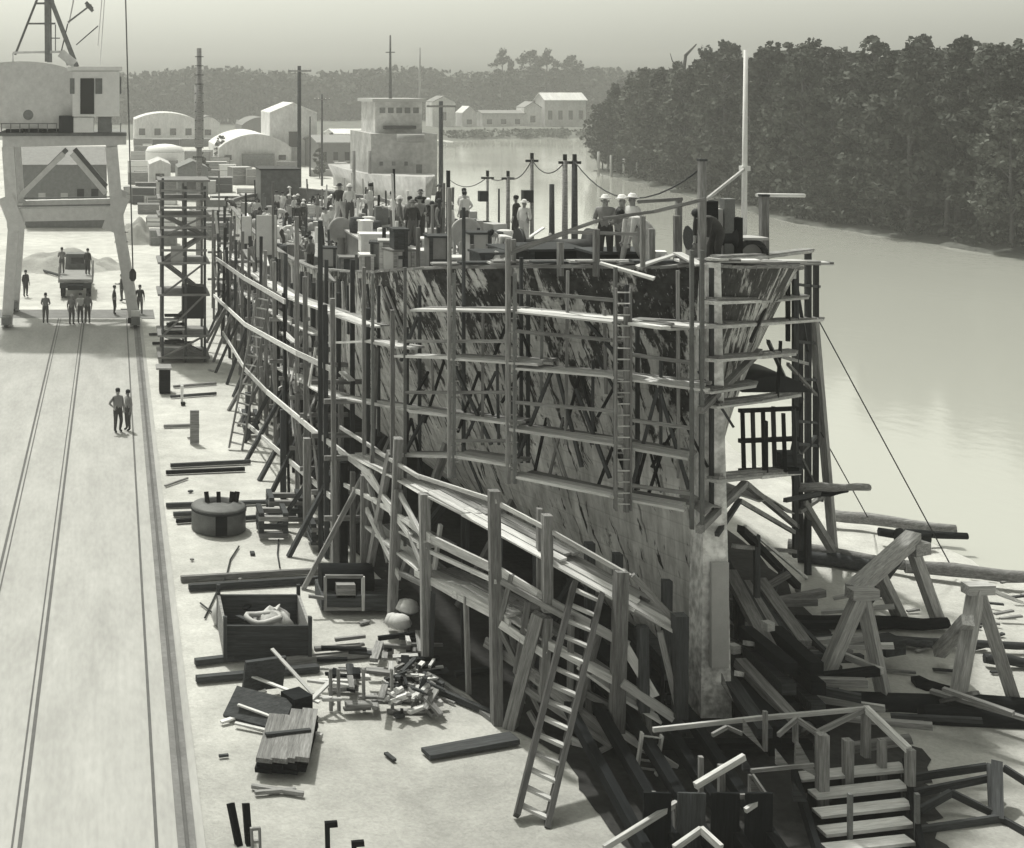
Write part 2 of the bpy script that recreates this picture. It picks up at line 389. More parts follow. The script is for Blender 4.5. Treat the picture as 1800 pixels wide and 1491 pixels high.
# deck planking, bulwark cap, inner bulwark
mb = MB()
def dkd(Y): return .2 if Y < 38 else min(.85, .2+(Y-38)*.12)
for j, Y in enumerate(YS):
    z = deck_z(Y)-dkd(Y); b_ = hb(Y, z)-.05
    mb.v += [Vector((CX-b_, Y, z)), Vector((CX, Y, z+.1)), Vector((CX+b_, Y, z))]
    if j: k = 3*j; mb.f += [(k-3, k-2, k+1, k), (k-2, k-1, k+2, k+1)]; mb.sm += [False, False]
DECKM = mat('deck_planking', .30, var=.45, scale=1.5, stretch=(2.5, .3, 1), objvar=0)
mb.build('deck', DECKM, ship)
for sgn in (-1, 1):
    cap = MB(); inn = MB()
    for a, b in zip(YS, YS[1:]):
        za, zb = deck_z(a), deck_z(b); xa, xb = CX+sgn*hb(a, za), CX+sgn*hb(b, zb)
        cap.bar((xa, a, za+.03), (xb, b, zb+.03), .26, .07)
        inn.quad((xa-sgn*.16, a, za-dkd(a)), (xb-sgn*.16, b, zb-dkd(b)), (xb-sgn*.12, b, zb), (xa-sgn*.12, a, za))
    cap.build('bulwark_cap', WM, ship); inn.build('bulwark_lining', PM, ship)
mb = MB(); mb.hexa([(CX-.34, SY-.42, .15), (CX+.34, SY-.42, .15), (CX+.34, SY+.3, .15), (CX-.34, SY+.3, .15),
                    (CX-.15, SY-.30, 10.1), (CX+.15, SY-.30, 10.1), (CX+.15, SY+.25, 10.1), (CX-.15, SY+.25, 10.1)])
STEM = mat('primed_stem', .75, var=.65, scale=1.8, fine=7, objvar=0); mb.build('stem_post', STEM, ship)
bar('stem_guard', (CX+.02, SY-.52, 1.3), (CX+.02, SY-.52, 3.6), .38, .1, PG, ship, side=(1, 0, 0))
MB().box((CX, 64, .68), (.5, 67, .42)).build('keel', WD, ship)
for i in range(14):                                 # bulwark stanchions seen inside the far rail
    Y = 44+i*3.2; z = deck_z(Y); x = CX+hb(Y, z)-.35
    bar('stanchion', (x, Y, z-dkd(Y)), (x+.15, Y, z), .1, .1, PG, ship)
rs = random.Random(6)
for i in range(56):                                 # vertical battens nailed to the port topsides
    Y = 38.6+i*.72+rs.uniform(-.2, .2); zt = deck_z(Y)-rs.uniform(.15, .5); L = rs.uniform(1.2, 3.0); a_ = Vector((CX-hb(Y, zt)-.05, Y, zt)); zb = max(2.6, zt-L); y2 = Y-rs.uniform(-.1, .35)
    bar('side_batten', a_, (CX-hb(y2, zb)-.05, y2, zb), .2, .06, (WL, PG, WM, WD)[rs.choice((0, 1, 1, 2, 2, 3))], ship, side=(0, 1, 0))
# keel blocks and shores are stacked loose under the hull
g = 'keel blocks stacked under the ship'
for i in range(14):
    Y = 33+i*4.6; m_ = MB()
    for k in range(2): m_.box((CX, Y, .1+k*.19), (1.5-.2*k, .42, .18))
    single('keel_block', m_, WD, 'dark crossed timbers stacked as a block under the keel', 'keel block', g)
for i in range(22):                                 # shores leaning from the ground to the port side
    Y = 34.5+i*2.35; z = 1.6+.9*(i % 3); x = CX-hb(Y, z)-.1
    s = MB().bar((x-1.3-.25*(i % 2), Y-.2, -.02), (x, Y, z+.3), .2, .2)
    single('shore', s, (WD, WM, WM)[i % 3], 'squared timber shore leaning against the port bottom of the hull', 'shore', 'shores leaning on the port side')
for i in range(12):
    Y = 33.5+i*2.6; z = 2.0+.6*(i % 2); x = CX+hb(Y, z)+.1
    single('shore', MB().bar((x+1.6, Y, -.1), (x, Y, z+.3), .2, .2), WD, 'squared timber shore leaning against the river side of the hull', 'shore', 'shores leaning on the river side')

# ------------------------------------------------------------------ curtains: where each staging stands
UP = [(366, 92), (380, 83.6), (400, 75), (430, 65), (500, 50), (603, 38), (690, 35.2), (792, 33.2), (968, 31.2), (1087, 30), (1240, 29.0)]
LO = [(366, 88), (390, 70), (430, 55), (480, 48), (540, 42.5), (590, 39.5), (690, 35), (750, 32.6), (870, 30), (1090, 28.4), (1250, 27.8)]
SB = [(1200, 28.8), (1240, 29), (1300, 31.0), (1360, 34), (1410, 38.5), (1440, 40.5), (1480, 41)]
def up(px, py): return W(px, py, interp(UP, px))
def lo(px, py): return W(px, py, interp(LO, px))
def sb(px, py): return W(px, py, interp(SB, px))
def gz(fn, px):                                      # pixel-free foot of a post: same place, on the ground
    p = fn(px, 500); return Vector((p.x, p.y, -.03))
def run(fn, pts, parent, m, name='plank', w=.06, h=.16, wide=0.0, ins=None):
    """a plank or rail run through points; wide>0 makes a platform reaching in toward the hull"""
    for (a, b) in zip(pts, pts[1:]):
        n = max(1, int(abs(b[0]-a[0])/90))
        for i in range(n):
            p = fn(a[0]+(b[0]-a[0])*i/n, a[1]+(b[1]-a[1])*i/n); q = fn(a[0]+(b[0]-a[0])*(i+1)/n, a[1]+(b[1]-a[1])*(i+1)/n)
            d = (q-p).normalized(); jit = Vector((0, 0, random.uniform(-.02, .02)))
            if wide:
                inw = Vector((-d.y, d.x, 0));
                if ins is not None and inw.dot(Vector(ins)) < 0: inw = -inw
                inw.normalize(); np_ = max(1, int(wide/.26))
                for k in range(np_):
                    o = inw*(k*.265+.1); e = random.uniform(-.12, .2)
                    MB().bar(p+o-d*max(0, e)+jit, q+o+d*max(0, e)+Vector((0, 0, random.uniform(-.02, .03))), .245, .055).build('platform_plank', m if k > 1 else WL, parent)  # outer planks paler: the light on their edges is put in the colour
            else:
                MB().bar(p-d*.08+jit, q+d*.12, w, h).build(name, m, parent)

# ------------------------------------------------------------------ upper pipe-and-plank staging round the port bow
up_st = root('bow_staging', 'tall pole staging with plank platforms hung round the port bow', 'scaffolding', gz(up, 900))
INW = (1, 1, 0)
for px, y0, y1, w_ in ((640, 470, 800, .10), (655, 480, 800, .08), (690, 545, 830, .11), (712, 470, 960, .07), (790, 330, 840, .09), (798, 480, 840, .07), (893, 420, 850, .10), (905, 480, 850, .08), (1082, 470, 895, .07), (1101, 540, 900, .09), (1216, 440, 930, .08), (1234, 440, 935, .075), (1130, 380, 470, .09)):
    bar('post', up(px, y0), up(px, y1), w_, w_, WM if w_ > .08 else STM, up_st)
    q0 = up(px, y0+40)+Vector((.55, .8, 0)); q1 = up(px, y1-20)+Vector((.55, .8, 0))
    if px not in (1130, 655, 798): bar('post', q0, q1, .08, .08, WD, up_st)
for pts in ([(728, 546), (886, 549)], [(905, 550), (1076, 566)], [(1112, 567), (1225, 577)],
            [(688, 626), (790, 630), (941, 640)], [(902, 648), (1080, 664), (1232, 684)],
            [(592, 700), (720, 722), (896, 745)], [(905, 756), (1080, 782), (1205, 806)],
            [(700, 800), (800, 804), (898, 818)], [(905, 840), (1080, 876), (1195, 896)],
            [(575, 603), (640, 600), (700, 612)]):
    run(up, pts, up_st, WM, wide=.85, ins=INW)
for a, b in (((690, 812), (640, 900)), ((960, 650), (890, 830)), ((965, 655), (1010, 830)), ((1145, 690), (1095, 880)), ((870, 640), (900, 800)), ((1150, 700), (1200, 870)), ((780, 640), (850, 790)), ((720, 560), (690, 640)), ((1010, 560), (1080, 640)), ((1000, 690), (1060, 850)), ((735, 730), (700, 800))):
    bar('brace', up(*a)+Vector((.3, .4, 0)), up(*b)+Vector((.3, .4, 0)), .07, .07, WD, up_st)
rs = random.Random(44)
for px in range(700, 1215, 30):
    y0 = rs.choice((549, 636, 662, 745, 790)); y1 = y0+rs.uniform(75, 130); dx = rs.choice((-1, 1))*rs.uniform(18, 62)
    bar('brace', up(px, y0)+Vector((.45, .55, 0)), up(px+dx, min(y1, 880))+Vector((.5, .6, 0)), .055, .055, rs.choice((WK, WK, WD, WM)), up_st)
    if px % 60 == 40: bar('brace', up(px, y0)+Vector((.45, .55, 0)), up(px-dx*.8, min(y1, 880))+Vector((.5, .6, 0)), .055, .055, WK, up_st)
for px in (745, 835, 860, 940, 985, 1030, 1050, 1150, 1180): bar('hanger', up(px, rs.choice((480, 550, 640)))+Vector((.3, .4, 0)), up(px+rs.uniform(-4, 4), rs.choice((700, 790, 850)))+Vector((.3, .4, 0)), .06, .06, rs.choice((WD, WM, STM)), up_st)
for y, a, b in ((600, 700, 890), (590, 905, 1076), (690, 712, 890), (715, 905, 1080), (775, 800, 890), (520, 905, 1080), (860, 1100, 1216), (745, 1100, 1216), (630, 1100, 1216)):
    bar('guard_rail', up(a, y-(8 if a > 900 else 0)), up(b, y+(8 if a > 900 else 0)), .05, .08, WM, up_st)
for px, y0, y1 in ((1082, 500, 895), (893, 560, 850), (790, 500, 840)):                      # rungs between paired poles
    for k in range(12):
        y = y0+(y1-y0)*k/12; bar('rung', up(px, y), up(px+17, y), .035, .035, WM, up_st)
def sheet(name, pts, m, parent, t=.03):
    b = MB(); n_ = (pts[1]-pts[0]).cross(pts[-1]-pts[0]).normalized()*t
    k = len(pts); b.poly(pts).poly([p+n_ for p in pts][::-1])
    for i in range(k): b.quad(pts[i], pts[i]+n_, pts[(i+1) % k]+n_, pts[(i+1) % k])
    return b.build(name, m, parent)

# ------------------------------------------------------------------ long staging down the port side, stern-ward
lg = root('side_staging', 'long timber staging stepping down the port side beside the ground timbers', 'scaffolding', gz(up, 480))
import itertools
for i, Y in enumerate([38.5, 41, 43.5, 46, 49, 52, 55, 58, 61.5, 65, 69, 73, 77, 81, 86]):
    zt = deck_z(Y)+(.7 if i % 2 else -.1)+random.uniform(-.2, .5); x = 6.2
    bar('post', (x+random.uniform(-.1, .1), Y, -.03), (x+random.uniform(-.12, .12), Y+random.uniform(-.15, .15), zt+random.uniform(-.5, .9)), .14, .14, (WM, WD, WM)[i % 3], lg)
    bar('post', (x+1.0, Y+.1, -.03), (x+1.0, Y+.1, zt-.8), .13, .13, WD, lg)
    for z in (1.9, 3.6, 5.2):
        if z < zt: bar('bearer', (x-.25, Y, z-.12), (x+1.3, Y+.1, z-.12), .08, .14, WM, lg)
    if i % 2: bar('brace', (x, Y, 1.6), (x, Y+3, 4.8), .06, .12, WM, lg)
for pts, wd in (([(372, 425), (400, 450), (452, 492), (500, 522), (575, 550), (636, 574)], .8), ([(377, 545), (400, 585), (436, 615), (500, 655), (560, 690), (592, 702)], .85),
                ([(385, 495), (430, 520), (500, 565), (550, 590)], .6)):
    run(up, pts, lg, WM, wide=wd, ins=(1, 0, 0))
rs = random.Random(14)
for i in range(34):
    Y = 37.5+i*1.35+rs.uniform(-.4, .4); x = rs.uniform(5.9, 7.3); z1 = rs.uniform(2.6, deck_z(Y)+.2); bar('upright', (x, Y, -.03), (x+rs.uniform(-.25, .3), Y+rs.uniform(-.3, .3), z1), rs.uniform(.09, .16), .12, rs.choice((WM, WD, WM, WK)), lg)
for i in range(16):
    Y = 38+i*2.6; bar('raking_prop', (5.1+rs.uniform(-.2, .3), Y, -.03), (6.9, Y+rs.uniform(-1, 1), rs.uniform(2.6, 4.8)), .13, .13, rs.choice((WM, WD)), lg)
for i in range(60):
    Y = rs.uniform(40, 84); x = rs.uniform(6.1, 7.4); z = rs.choice((1.9, 3.6, 5.2, deck_z(Y)-.4)); L = rs.uniform(.8, 2.6)
    if rs.random() < .5: bar('loose_plank', (x, Y, z+.05), (x+rs.uniform(-.3, .4), Y+L, z+rs.uniform(.03, .35)), .22, .05, rs.choice((WL, WM, WD)), lg)
    else: bar('short_board', (x, Y, z-rs.uniform(.2, 1.2)), (x+rs.uniform(-.2, .3), Y+rs.uniform(-.2, .3), z+rs.uniform(.5, 1.4)), .16, .05, rs.choice((WL, WM, WD)), lg)
for i in range(26):
    Y = rs.uniform(40, 86); z = rs.uniform(.8, 4.5); bar('brace', (6.15, Y, z), (6.25+rs.uniform(0, .9), Y+rs.uniform(1, 3.5), z+rs.uniform(-1.6, 1.8)), .06, .12, rs.choice((WM, WD, WM, WL)), lg)
for pts in ([(388, 660), (404, 690), (436, 748), (580, 872)], [(392, 585), (430, 648), (470, 690), (560, 765), (650, 832), (690, 905)], [(380, 455), (430, 490), (500, 530)], [(376, 520), (430, 570), (520, 620), (585, 650)]):
    run(lo, pts, lg, WL, name='guard_rail', w=.06, h=.17)
# small debris and tools lying on it
# ------------------------------------------------------------------ lower heavy staging round the bow
low = root('lower_staging', 'heavy squared timber staging with wide plank walkways below the port bow', 'scaffolding', gz(lo, 870))
def post(fn, px, y0, y1, w_, m, par, dx=0): return bar('post', fn(px, y0), fn(px+dx, y1), w_, w_, m, par)
for px, y0, y1, w_, m, dx in ((746, 868, 1178, .24, WM, 4), (868, 862, 1282, .22, WM, 6), (962, 905, 1075, .2, WM, 0), (1092, 1003, 1285, .26, WM, -8), (700, 770, 1100, .22, WM, -12), (590, 790, 1000, .25, WM, 0), (540, 770, 945, .22, WM, 0), (640, 835, 1010, .2, WM, 0),
                       (498, 720, 880, .2, WD, 0), (436, 690, 812, .2, WD, 0), (604, 812, 1000, .2, WK, 0), (962, 1085, 1230, .17, WM, -8), (1130, 1100, 1250, .2, WD, 0), (1195, 1080, 1260, .26, WD, 0), (620, 830, 1000, .14, WM, 0)):
    post(lo, px, y0, y1, w_, m, low, dx)
for px, y0 in ((775, 900), (835, 930), (905, 960), (1000, 990), (1050, 1010), (1140, 1060)):   # inner posts in the dark behind
    p = lo(px, y0)+Vector((.9, 1.3, 0)); bar('post', p, Vector((p.x, p.y, -.03)), .18, .18, WD, low)
for pts, wd in (([(612, 800), (680, 835), (740, 867)], .9), ([(640, 925), (733, 1003)], .8), ([(742, 868), (812, 905), (960, 985), (1108, 1068), (1180, 1108)], 1.2), ([(733, 1005), (795, 1035), (885, 1082), (960, 1130)], 1.15),
                ([(1015, 1172), (1092, 1228), (1150, 1262)], .8), ([(702, 935), (750, 962)], .8)):
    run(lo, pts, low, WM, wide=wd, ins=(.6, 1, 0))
for pts, hh in (([(600, 752), (660, 790), (735, 838)], .09), ([(600, 850), (660, 880), (718, 918)], .12), ([(735, 838), (868, 880), (962, 930), (1098, 1008)], .09), ([(718, 918), (755, 945), (868, 1000), (950, 1048), (1095, 1130), (1145, 1215)], .2), ([(733, 1008), (800, 1045), (890, 1092)], .16),
                ([(858, 1130), (942, 1188), (1000, 1235)], .22), ([(935, 1185), (1010, 1245), (1080, 1300)], .26), ([(1000, 1300), (1140, 1375)], .2), ([(1095, 1290), (1180, 1345)], .16), ([(690, 900), (720, 940), (740, 990)], .16), ([(646, 900), (700, 1010)], .16)):
    run(lo, pts, low, WL if hh < .22 else WM, name='guard_rail', w=.07, h=hh)
for a, b, w_ in (((948, 1080), (882, 1338), .26), ((700, 860), (690, 1100), .2), ((770, 1195), (866, 1265), .12), ((870, 1090), (950, 1250), .1), ((925, 1210), (1075, 1310), .14), ((1075, 1310), (960, 1370), .1), ((1000, 1290), (1010, 1380), .1), ((900, 1010), (880, 1090), .1), ((930, 1250), (985, 1350), .1), ((1160, 1110), (1190, 1240), .12)):
    bar('brace', lo(*a), lo(*b), w_, w_, WM, low)
rs = random.Random(19)
for a, b, w_, m in (((690, 800), (655, 1000), .2, WM), ((640, 830), (700, 905), .12, WL), ((650, 850), (690, 1000), .14, WM), ((735, 960), (870, 1020), .1, WL), ((880, 1095), (960, 1150), .16, WL), ((960, 1130), (1090, 1200), .18, WL), ((1090, 1195), (1185, 1262), .18, WL), ((1015, 1210), (1170, 1300), .14, WM),
                  ((880, 1020), (1000, 1085), .12, WM), ((760, 1040), (760, 1180), .12, WD), ((820, 1050), (830, 1230), .12, WM), ((905, 1100), (920, 1240), .12, WM), ((1000, 1080), (1010, 1260), .16, WM), ((1040, 1180), (1040, 1300), .14, WM), ((1140, 1230), (1145, 1330), .16, WM),
                  ((960, 905), (958, 1075), .14, WM), ((1100, 1070), (1180, 1110), .16, WL), ((1110, 1010), (1190, 1095), .12, WM), ((780, 930), (770, 1010), .1, WL), ((930, 1060), (905, 1180), .12, WM), ((1060, 1120), (1010, 1250), .12, WM), ((700, 860), (745, 950), .12, WL), ((705, 1010), (745, 1030), .12, WM)):
    bar('timber', lo(*a)+Vector((0, rs.uniform(-.2, .5), 0)), lo(*b)+Vector((0, rs.uniform(-.2, .5), 0)), w_*.8, w_, m, low)
p = lo(882, 1338); bar('sole_plate', p+Vector((-.9, -.1, .06)), p+Vector((.6, .15, .06)), .3, .08, WM, low)
# ------------------------------------------------------------------ ladders
def ladder(label, a, b, width, n, m=WM, group=None, th=.09, side=None):
    a = Vector(a); b = Vector(b); r = root('ladder', label, 'ladder', a, group)
    d = (b-a).normalized(); s = Vector(side) if side else Vector((1, 0, 0)); s = (s-d*s.dot(d)).normalized()*width/2
    for q in (-1, 1): bar('rail', a+s*q, b+s*q, th*.6, th*1.6, m, r, side=s)
    for k in range(n):
        t = (k+.6)/n; p = a+(b-a)*t; bar('rung', p-s*.98, p+s*.98, th*.8, th*.35, WL, r)
    return r
ladder('long wooden ladder leaning against the lower staging below the port bow', G(934, 1446), lo(1033, 1035), .56, 14, mat('grimy_ladder_wood', .065, wood=True, var=.5), th=.17)
ladder('slender ladder hung upright between the pole platforms on the port bow', up(1092, 895)+Vector((0, -.12, 0)), up(1092, 505)+Vector((0, -.12, 0)), .32, 20, WM, th=.06)
ladder('dark ladder leaning on the side staging behind the round tub', Vector((4.7, 52.5, 0)), Vector((6.0, 54.5, 5.6)), .5, 16, WM, th=.12)
ladder('short ladder standing in the dark beneath the bow platform', W(1136, 1360, 27.6), W(1146, 1290, 27.6), .4, 5, WL, th=.07)

# ------------------------------------------------------------------ starboard bow staging
st = root('river_side_staging', 'tall pole staging on the river side of the bow with raking legs', 'scaffolding', gz(sb, 1410))
for px, y0, y1, w_ in ((1398, 460, 980, .13), (1420, 440, 1075, .14), (1434, 462, 860, .13), (1408, 560, 900, .09)):
    Y = interp(SB, px); zb = -.05; bar('post', sb(px, y0), Vector((sb(px, 500).x, Y, max(zb, sb(px, y1).z))), w_, w_, WD if px < 1430 else STK, st)
bar('raking_leg', sb(1430, 560), G(1466, 975), .2, .2, WM, st)
bar('raking_leg', sb(1410, 880), G(1470, 978), .2, .2, WM, st)
bar('raking_leg', sb(1395, 800), G(1412, 980), .2, .2, WD, st)
for pts in ([(1245, 532), (1330, 530), (1414, 524)], [(1112, 568), (1170, 577), (1260, 574), (1440, 563)], [(1250, 634), (1330, 628), (1392, 622)], [(1240, 690), (1320, 678)], [(1250, 716), (1330, 706), (1400, 694)], [(1250, 846), (1330, 838), (1400, 832)], [(1252, 456), (1340, 452), (1422, 442)]):
    for (a, b) in zip(pts, pts[1:]):
        fa = sb if a[0] >= 1240 else up
        for k in range(3):
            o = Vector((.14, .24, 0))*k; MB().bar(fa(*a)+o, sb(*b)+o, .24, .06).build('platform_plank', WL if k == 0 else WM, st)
for a, b, w_ in (((1232, 722), (1335, 618), .13), ((1228, 932), (1310, 850), .14), ((1310, 850), (1400, 925), .13), ((1395, 470), (1420, 620), .08), ((1350, 600), (1395, 700), .08), ((1400, 790), (1445, 880), .09), ((1345, 545), (1320, 600), .08), ((1440, 760), (1405, 800), .09)):
    bar('brace', sb(*a), sb(*b), w_, w_, WM if w_ > .1 else STK, st)
for a, b, w_, m in (((1302, 930), (1402, 1030), .16, WK), ((1310, 925), (1425, 1022), .07, WL), ((1330, 940), (1330, 1050), .12, WD), ((1402, 1028), (1404, 1150), .12, WM), ((1290, 960), (1400, 970), .1, WM), ((1300, 880), (1395, 935), .1, WM), ((1260, 940), (1300, 880), .1, WD),
                   ((1385, 460), (1385, 600), .09, WK), ((1372, 600), (1366, 700), .08, WK), ((1350, 620), (1420, 640), .08, WM), ((1345, 740), (1345, 830), .1, WK), ((1385, 640), (1440, 700), .08, WM), ((1380, 880), (1500, 855), .1, WD), ((1405, 900), (1450, 870), .1, WM), ((1375, 1000), (1345, 1080), .1, WD), ((1410, 700), (1385, 830), .08, WK)):
    bar('timber', sb(*a), sb(*b), w_, w_, m, st)
for y in (500, 600, 665, 740, 780): bar('bearer', sb(1398, y), sb(1440, y+4), .08, .08, WD, st)
# canvas-slung net deck under the bow and dark stores
tarp = MB(); n1, n2 = 10, 6
for i in range(n1+1):
    for j in range(n2+1):
        u, v = i/n1, j/n2; p = sb(1236+165*u, 905-30*math.sin(u*3.1)*1.0+18*v)+Vector((.15*v, 1.6*v, .08*math.sin(u*19)+.15*v))
        tarp.v.append(p)
for i in range(n1):
    for j in range(n2): tarp.f.append((i*(n2+1)+j, (i+1)*(n2+1)+j, (i+1)*(n2+1)+j+1, i*(n2+1)+j+1)); tarp.sm.append(True)
o = single('tarpaulin', tarp, mat('striped_canvas', .27, var=.5, scale=1.2, stretch=(.5, 3, 3)), 'rumpled grey tarpaulin slung under the bow between two braces', 'tarpaulin')
sm = o.modifiers.new('t', 'SOLIDIFY'); sm.thickness = .03
cr = root('stores_platform', 'dark timber cradle loaded with stores on the river side of the stem', 'platform', W(1350, 830, 35.0))
for i in range(6):
    x = 1305+i*18; bar('upright', W(x, 715+random.randint(-5, 15), 35+random.random()), W(x+3, 830, 35+random.random()), .1, .12, (WK, WD)[i % 2], cr)
for y in (722, 775, 828): bar('rail', W(1300, y, 35.3), W(1402, y-4, 35.8), .12, .1, WK, cr)
MB().box(W(1385, 812, 36), (.5, .5, .5)).build('locker', WD, cr)
big = MB(); 
for u in range(13):
    t = u/12*math.pi; big.v.append(W(1362, 690, 35.6)+Vector((-.85*math.cos(t), 0, .42*math.sin(t))))
    big.v.append(W(1362, 690, 35.6)+Vector((-.85*math.cos(t), 1.8, .42*math.sin(t))))
for u in range(12): big.f.append((2*u, 2*u+2, 2*u+3, 2*u+1)); big.sm.append(True)
big.f.append(tuple(2*u for u in range(13))[::-1]); big.sm.append(False); big.f.append(tuple(2*u+1 for u in range(13))); big.sm.append(False)
single('covered_boat', big, STK, 'dark rounded bundle lying on the platform right of the stem', 'bundle')

# guy ropes to the bank
for a, b, lb in ((sb(1440, 565), G(1676, 1003), 'long thin guy rope from the staging top down to the river bank'), (W(1443, 760, 40), G(1530, 918), 'short thin guy rope running from the raking leg to the bank')):
    single('guy_rope', MB().tube([a, b], .018, 5), STK, lb, 'rope')
# ------------------------------------------------------------------ ways and ramps in front of the stem
ra = root('launching_ramp', 'broad plank ramp falling from the river side of the stem toward the ground', 'ramp', G(1330, 1240))
def strip(name, a, b, w_, h_, m, par): return MB().bar(a, b, w_, h_).build(name, m, par)
a0, a1 = W(1283, 1008, 34), W(1358, 1150, 30.5); b0, b1 = W(1335, 1022, 34), W(1415, 1132, 31.5)
strip('side_beam', a0, a1, .3, .2, WM, ra); strip('side_beam', b0, b1, .3, .2, WM, ra)
for k in range(3):
    t = (k+1)/4; strip('plank', a0.lerp(b0, t)-Vector((0, 0, .1)), a1.lerp(b1, t)-Vector((0, 0, .1)), .26, .06, (WD, WM, WD)[k], ra)
for t in (.2, .75):
    for q in (a0.lerp(a1, t), b0.lerp(b1, t)): bar('trestle_leg', q-Vector((0, 0, .1)), Vector((q.x+.1, q.y, -.05)), .2, .2, WK, ra)
ra = root('launching_way', 'sloping dark timber way with pale edge running down below the stem', 'slipway', G(1350, 1290))
strip('side_beam', W(1300, 1165, 30.5), W(1392, 1262, 28.6), .26, .2, WM, ra)
strip('side_beam', W(1270, 1180, 30.5), W(1345, 1290, 28.0), .3, .2, WD, ra)
strip('plank', W(1285, 1180, 30.6), W(1370, 1280, 28.3), .5, .06, WK, ra)
for t in (0.1, .85):
    q = W(1290, 1175, 30.5).lerp(W(1370, 1275, 28.3), t); bar('trestle_leg', q, Vector((q.x, q.y, -.1)), .25, .25, WK, ra)
# dark heap of timbers on the right of the stem
hp = root('timber_heap', 'heap of dark timbers stacked beside the stem above the bright sand', 'timber heap', G(1395, 1180))
for i in range(16):
    x = random.uniform(1290, 1420); y = random.uniform(1055, 1210); Y = H*F/(y+60-150)
    a = W(x, y, Y); bar('timber', a, a+Vector((random.uniform(.8, 2.0), random.uniform(-.9, .9), random.uniform(-.1, .1))), .17, .17, random.choice((WK, WM, WD)), hp)
for x, y, s_ in ((1402, 1150, .3), (1425, 1205, .28), (1290, 1140, .2), (1372, 1205, .22), (1350, 1100, .2)):
    hp2 = MB().box(W(x, y, 31), (s_, s_, s_*.9), .3); hp2.build('pale_block', WL, hp)
rs = random.Random(23)
for i in range(22):
    x = rs.uniform(14.0, 18.6); y = rs.uniform(27.6, 35); z = rs.uniform(.1, 1.1); L = rs.uniform(.9, 2.6); a_ = rs.uniform(-.6, .9)+(1.4 if rs.random() < .4 else 0)
    bar('timber', (x, y, z), (x+L*math.cos(a_), y-L*abs(math.sin(a_)), z+rs.uniform(-.1, .7)), rs.uniform(.1, .18), rs.uniform(.06, .16), rs.choice((WM, WD, WM, WL, WL)), hp)
# stone-dark base wall under the bow: soldier piles and cribbing
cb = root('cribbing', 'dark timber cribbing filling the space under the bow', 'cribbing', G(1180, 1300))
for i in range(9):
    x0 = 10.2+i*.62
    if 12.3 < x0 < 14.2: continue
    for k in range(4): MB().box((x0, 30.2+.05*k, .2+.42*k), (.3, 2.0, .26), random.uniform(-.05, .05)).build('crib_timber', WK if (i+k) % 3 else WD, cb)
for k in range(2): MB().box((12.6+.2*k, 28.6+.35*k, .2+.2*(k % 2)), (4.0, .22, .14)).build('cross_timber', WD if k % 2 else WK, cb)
# ------------------------------------------------------------------ low staging frame bottom right
fr = root('low_railed_stage', 'low dark staging with pale handrails in the foreground below the stem', 'staging', G(1300, 1440))
def P(px, py, Y): return W(px, py, Y)
for a, b, w_, m in (((1148, 1283, 26.6), (1340, 1262, 27), .06, WL), ((1340, 1262, 27), (1522, 1246, 27.3), .06, WL), ((1522, 1246, 27.3), (1598, 1318, 26.0), .10, WL),
                    ((1522, 1246, 27.3), (1432, 1290, 27), .07, WM), ((1062, 1491, 24.4), (1190, 1412, 25), .07, WL), ((1222, 1382, 25), (1308, 1330, 25.4), .08, WL), ((1185, 1491, 24.1), (1232, 1458, 24.4), .07, WL), ((1232, 1458, 24.4), (1268, 1491, 24), .09, WL),
                    ((1310, 1425, 24.8), (1348, 1400, 25), .06, WL), ((1348, 1400, 25), (1322, 1362, 25.3), .05, WM), ((1400, 1264, 26.8), (1450, 1298, 26.4), .07, WM), ((1400, 1264, 26.8), (1368, 1292, 26.4), .06, WM), ((1252, 1292, 26.4), (1278, 1278, 26.6), .05, WM), ((1278, 1278, 26.6), (1305, 1290, 26.4), .05, WM),
                    ((1320, 1355, 25.6), (1430, 1345, 25.9), .05, WM), ((1140, 1420, 25), (1180, 1418, 25), .07, WM), ((1300, 1400, 25), (1345, 1400, 25), .06, WM)):
    bar('handrail', P(*a), P(*b), w_, w_*1.4, m, fr)
for x, y0, y1, Y, w_ in ((1522, 1248, 1330, 27.3, .14), (1398, 1264, 1305, 26.8, .08), (1600, 1316, 1380, 26, .14), (1150, 1392, 1491, 25, .07), (1190, 1410, 1491, 25, .12), (1318, 1362, 1420, 25.3, .05), (1232, 1330, 1460, 25.6, .08), (1268, 1345, 1400, 25.4, .1), (1445, 1290, 1420, 26.3, .2), (1490, 1300, 1395, 26.6, .16), (1550, 1300, 1385, 26.8, .14), (1345, 1250, 1320, 26.8, .08)):
    bar('post', P(x, y0, Y), P(x, y1, Y), w_, w_, WM, fr)
def tri(a, b, c, Y, m=WD):
    s = [P(a[0], a[1], Y), P(b[0], b[1], Y), P(c[0], c[1], Y)]; mb = MB(); mb.poly(s).poly([q+Vector((0, .06, 0)) for q in s][::-1])
    for i in range(3): mb.quad(s[i], s[(i+1) % 3], s[(i+1) % 3]+Vector((0, .06, 0)), s[i]+Vector((0, .06, 0)))
    mb.build('gusset_board', m, fr)
tri((1308, 1265), (1308, 1290), (1345, 1322), 26.7, WM); tri((1400, 1298), (1440, 1368), (1398, 1345), 26.3, WM); tri((1306, 1326), (1326, 1360), (1306, 1356), 25.7)
tri((1365, 1318), (1365, 1345), (1390, 1350), 26, WM); tri((1270, 1185), (1270, 1205), (1290, 1235), 28.5, WM); tri((1395, 1375), (1420, 1410), (1395, 1410), 25.6); tri((1320, 1370), (1345, 1400), (1320, 1400), 25.2, WM)
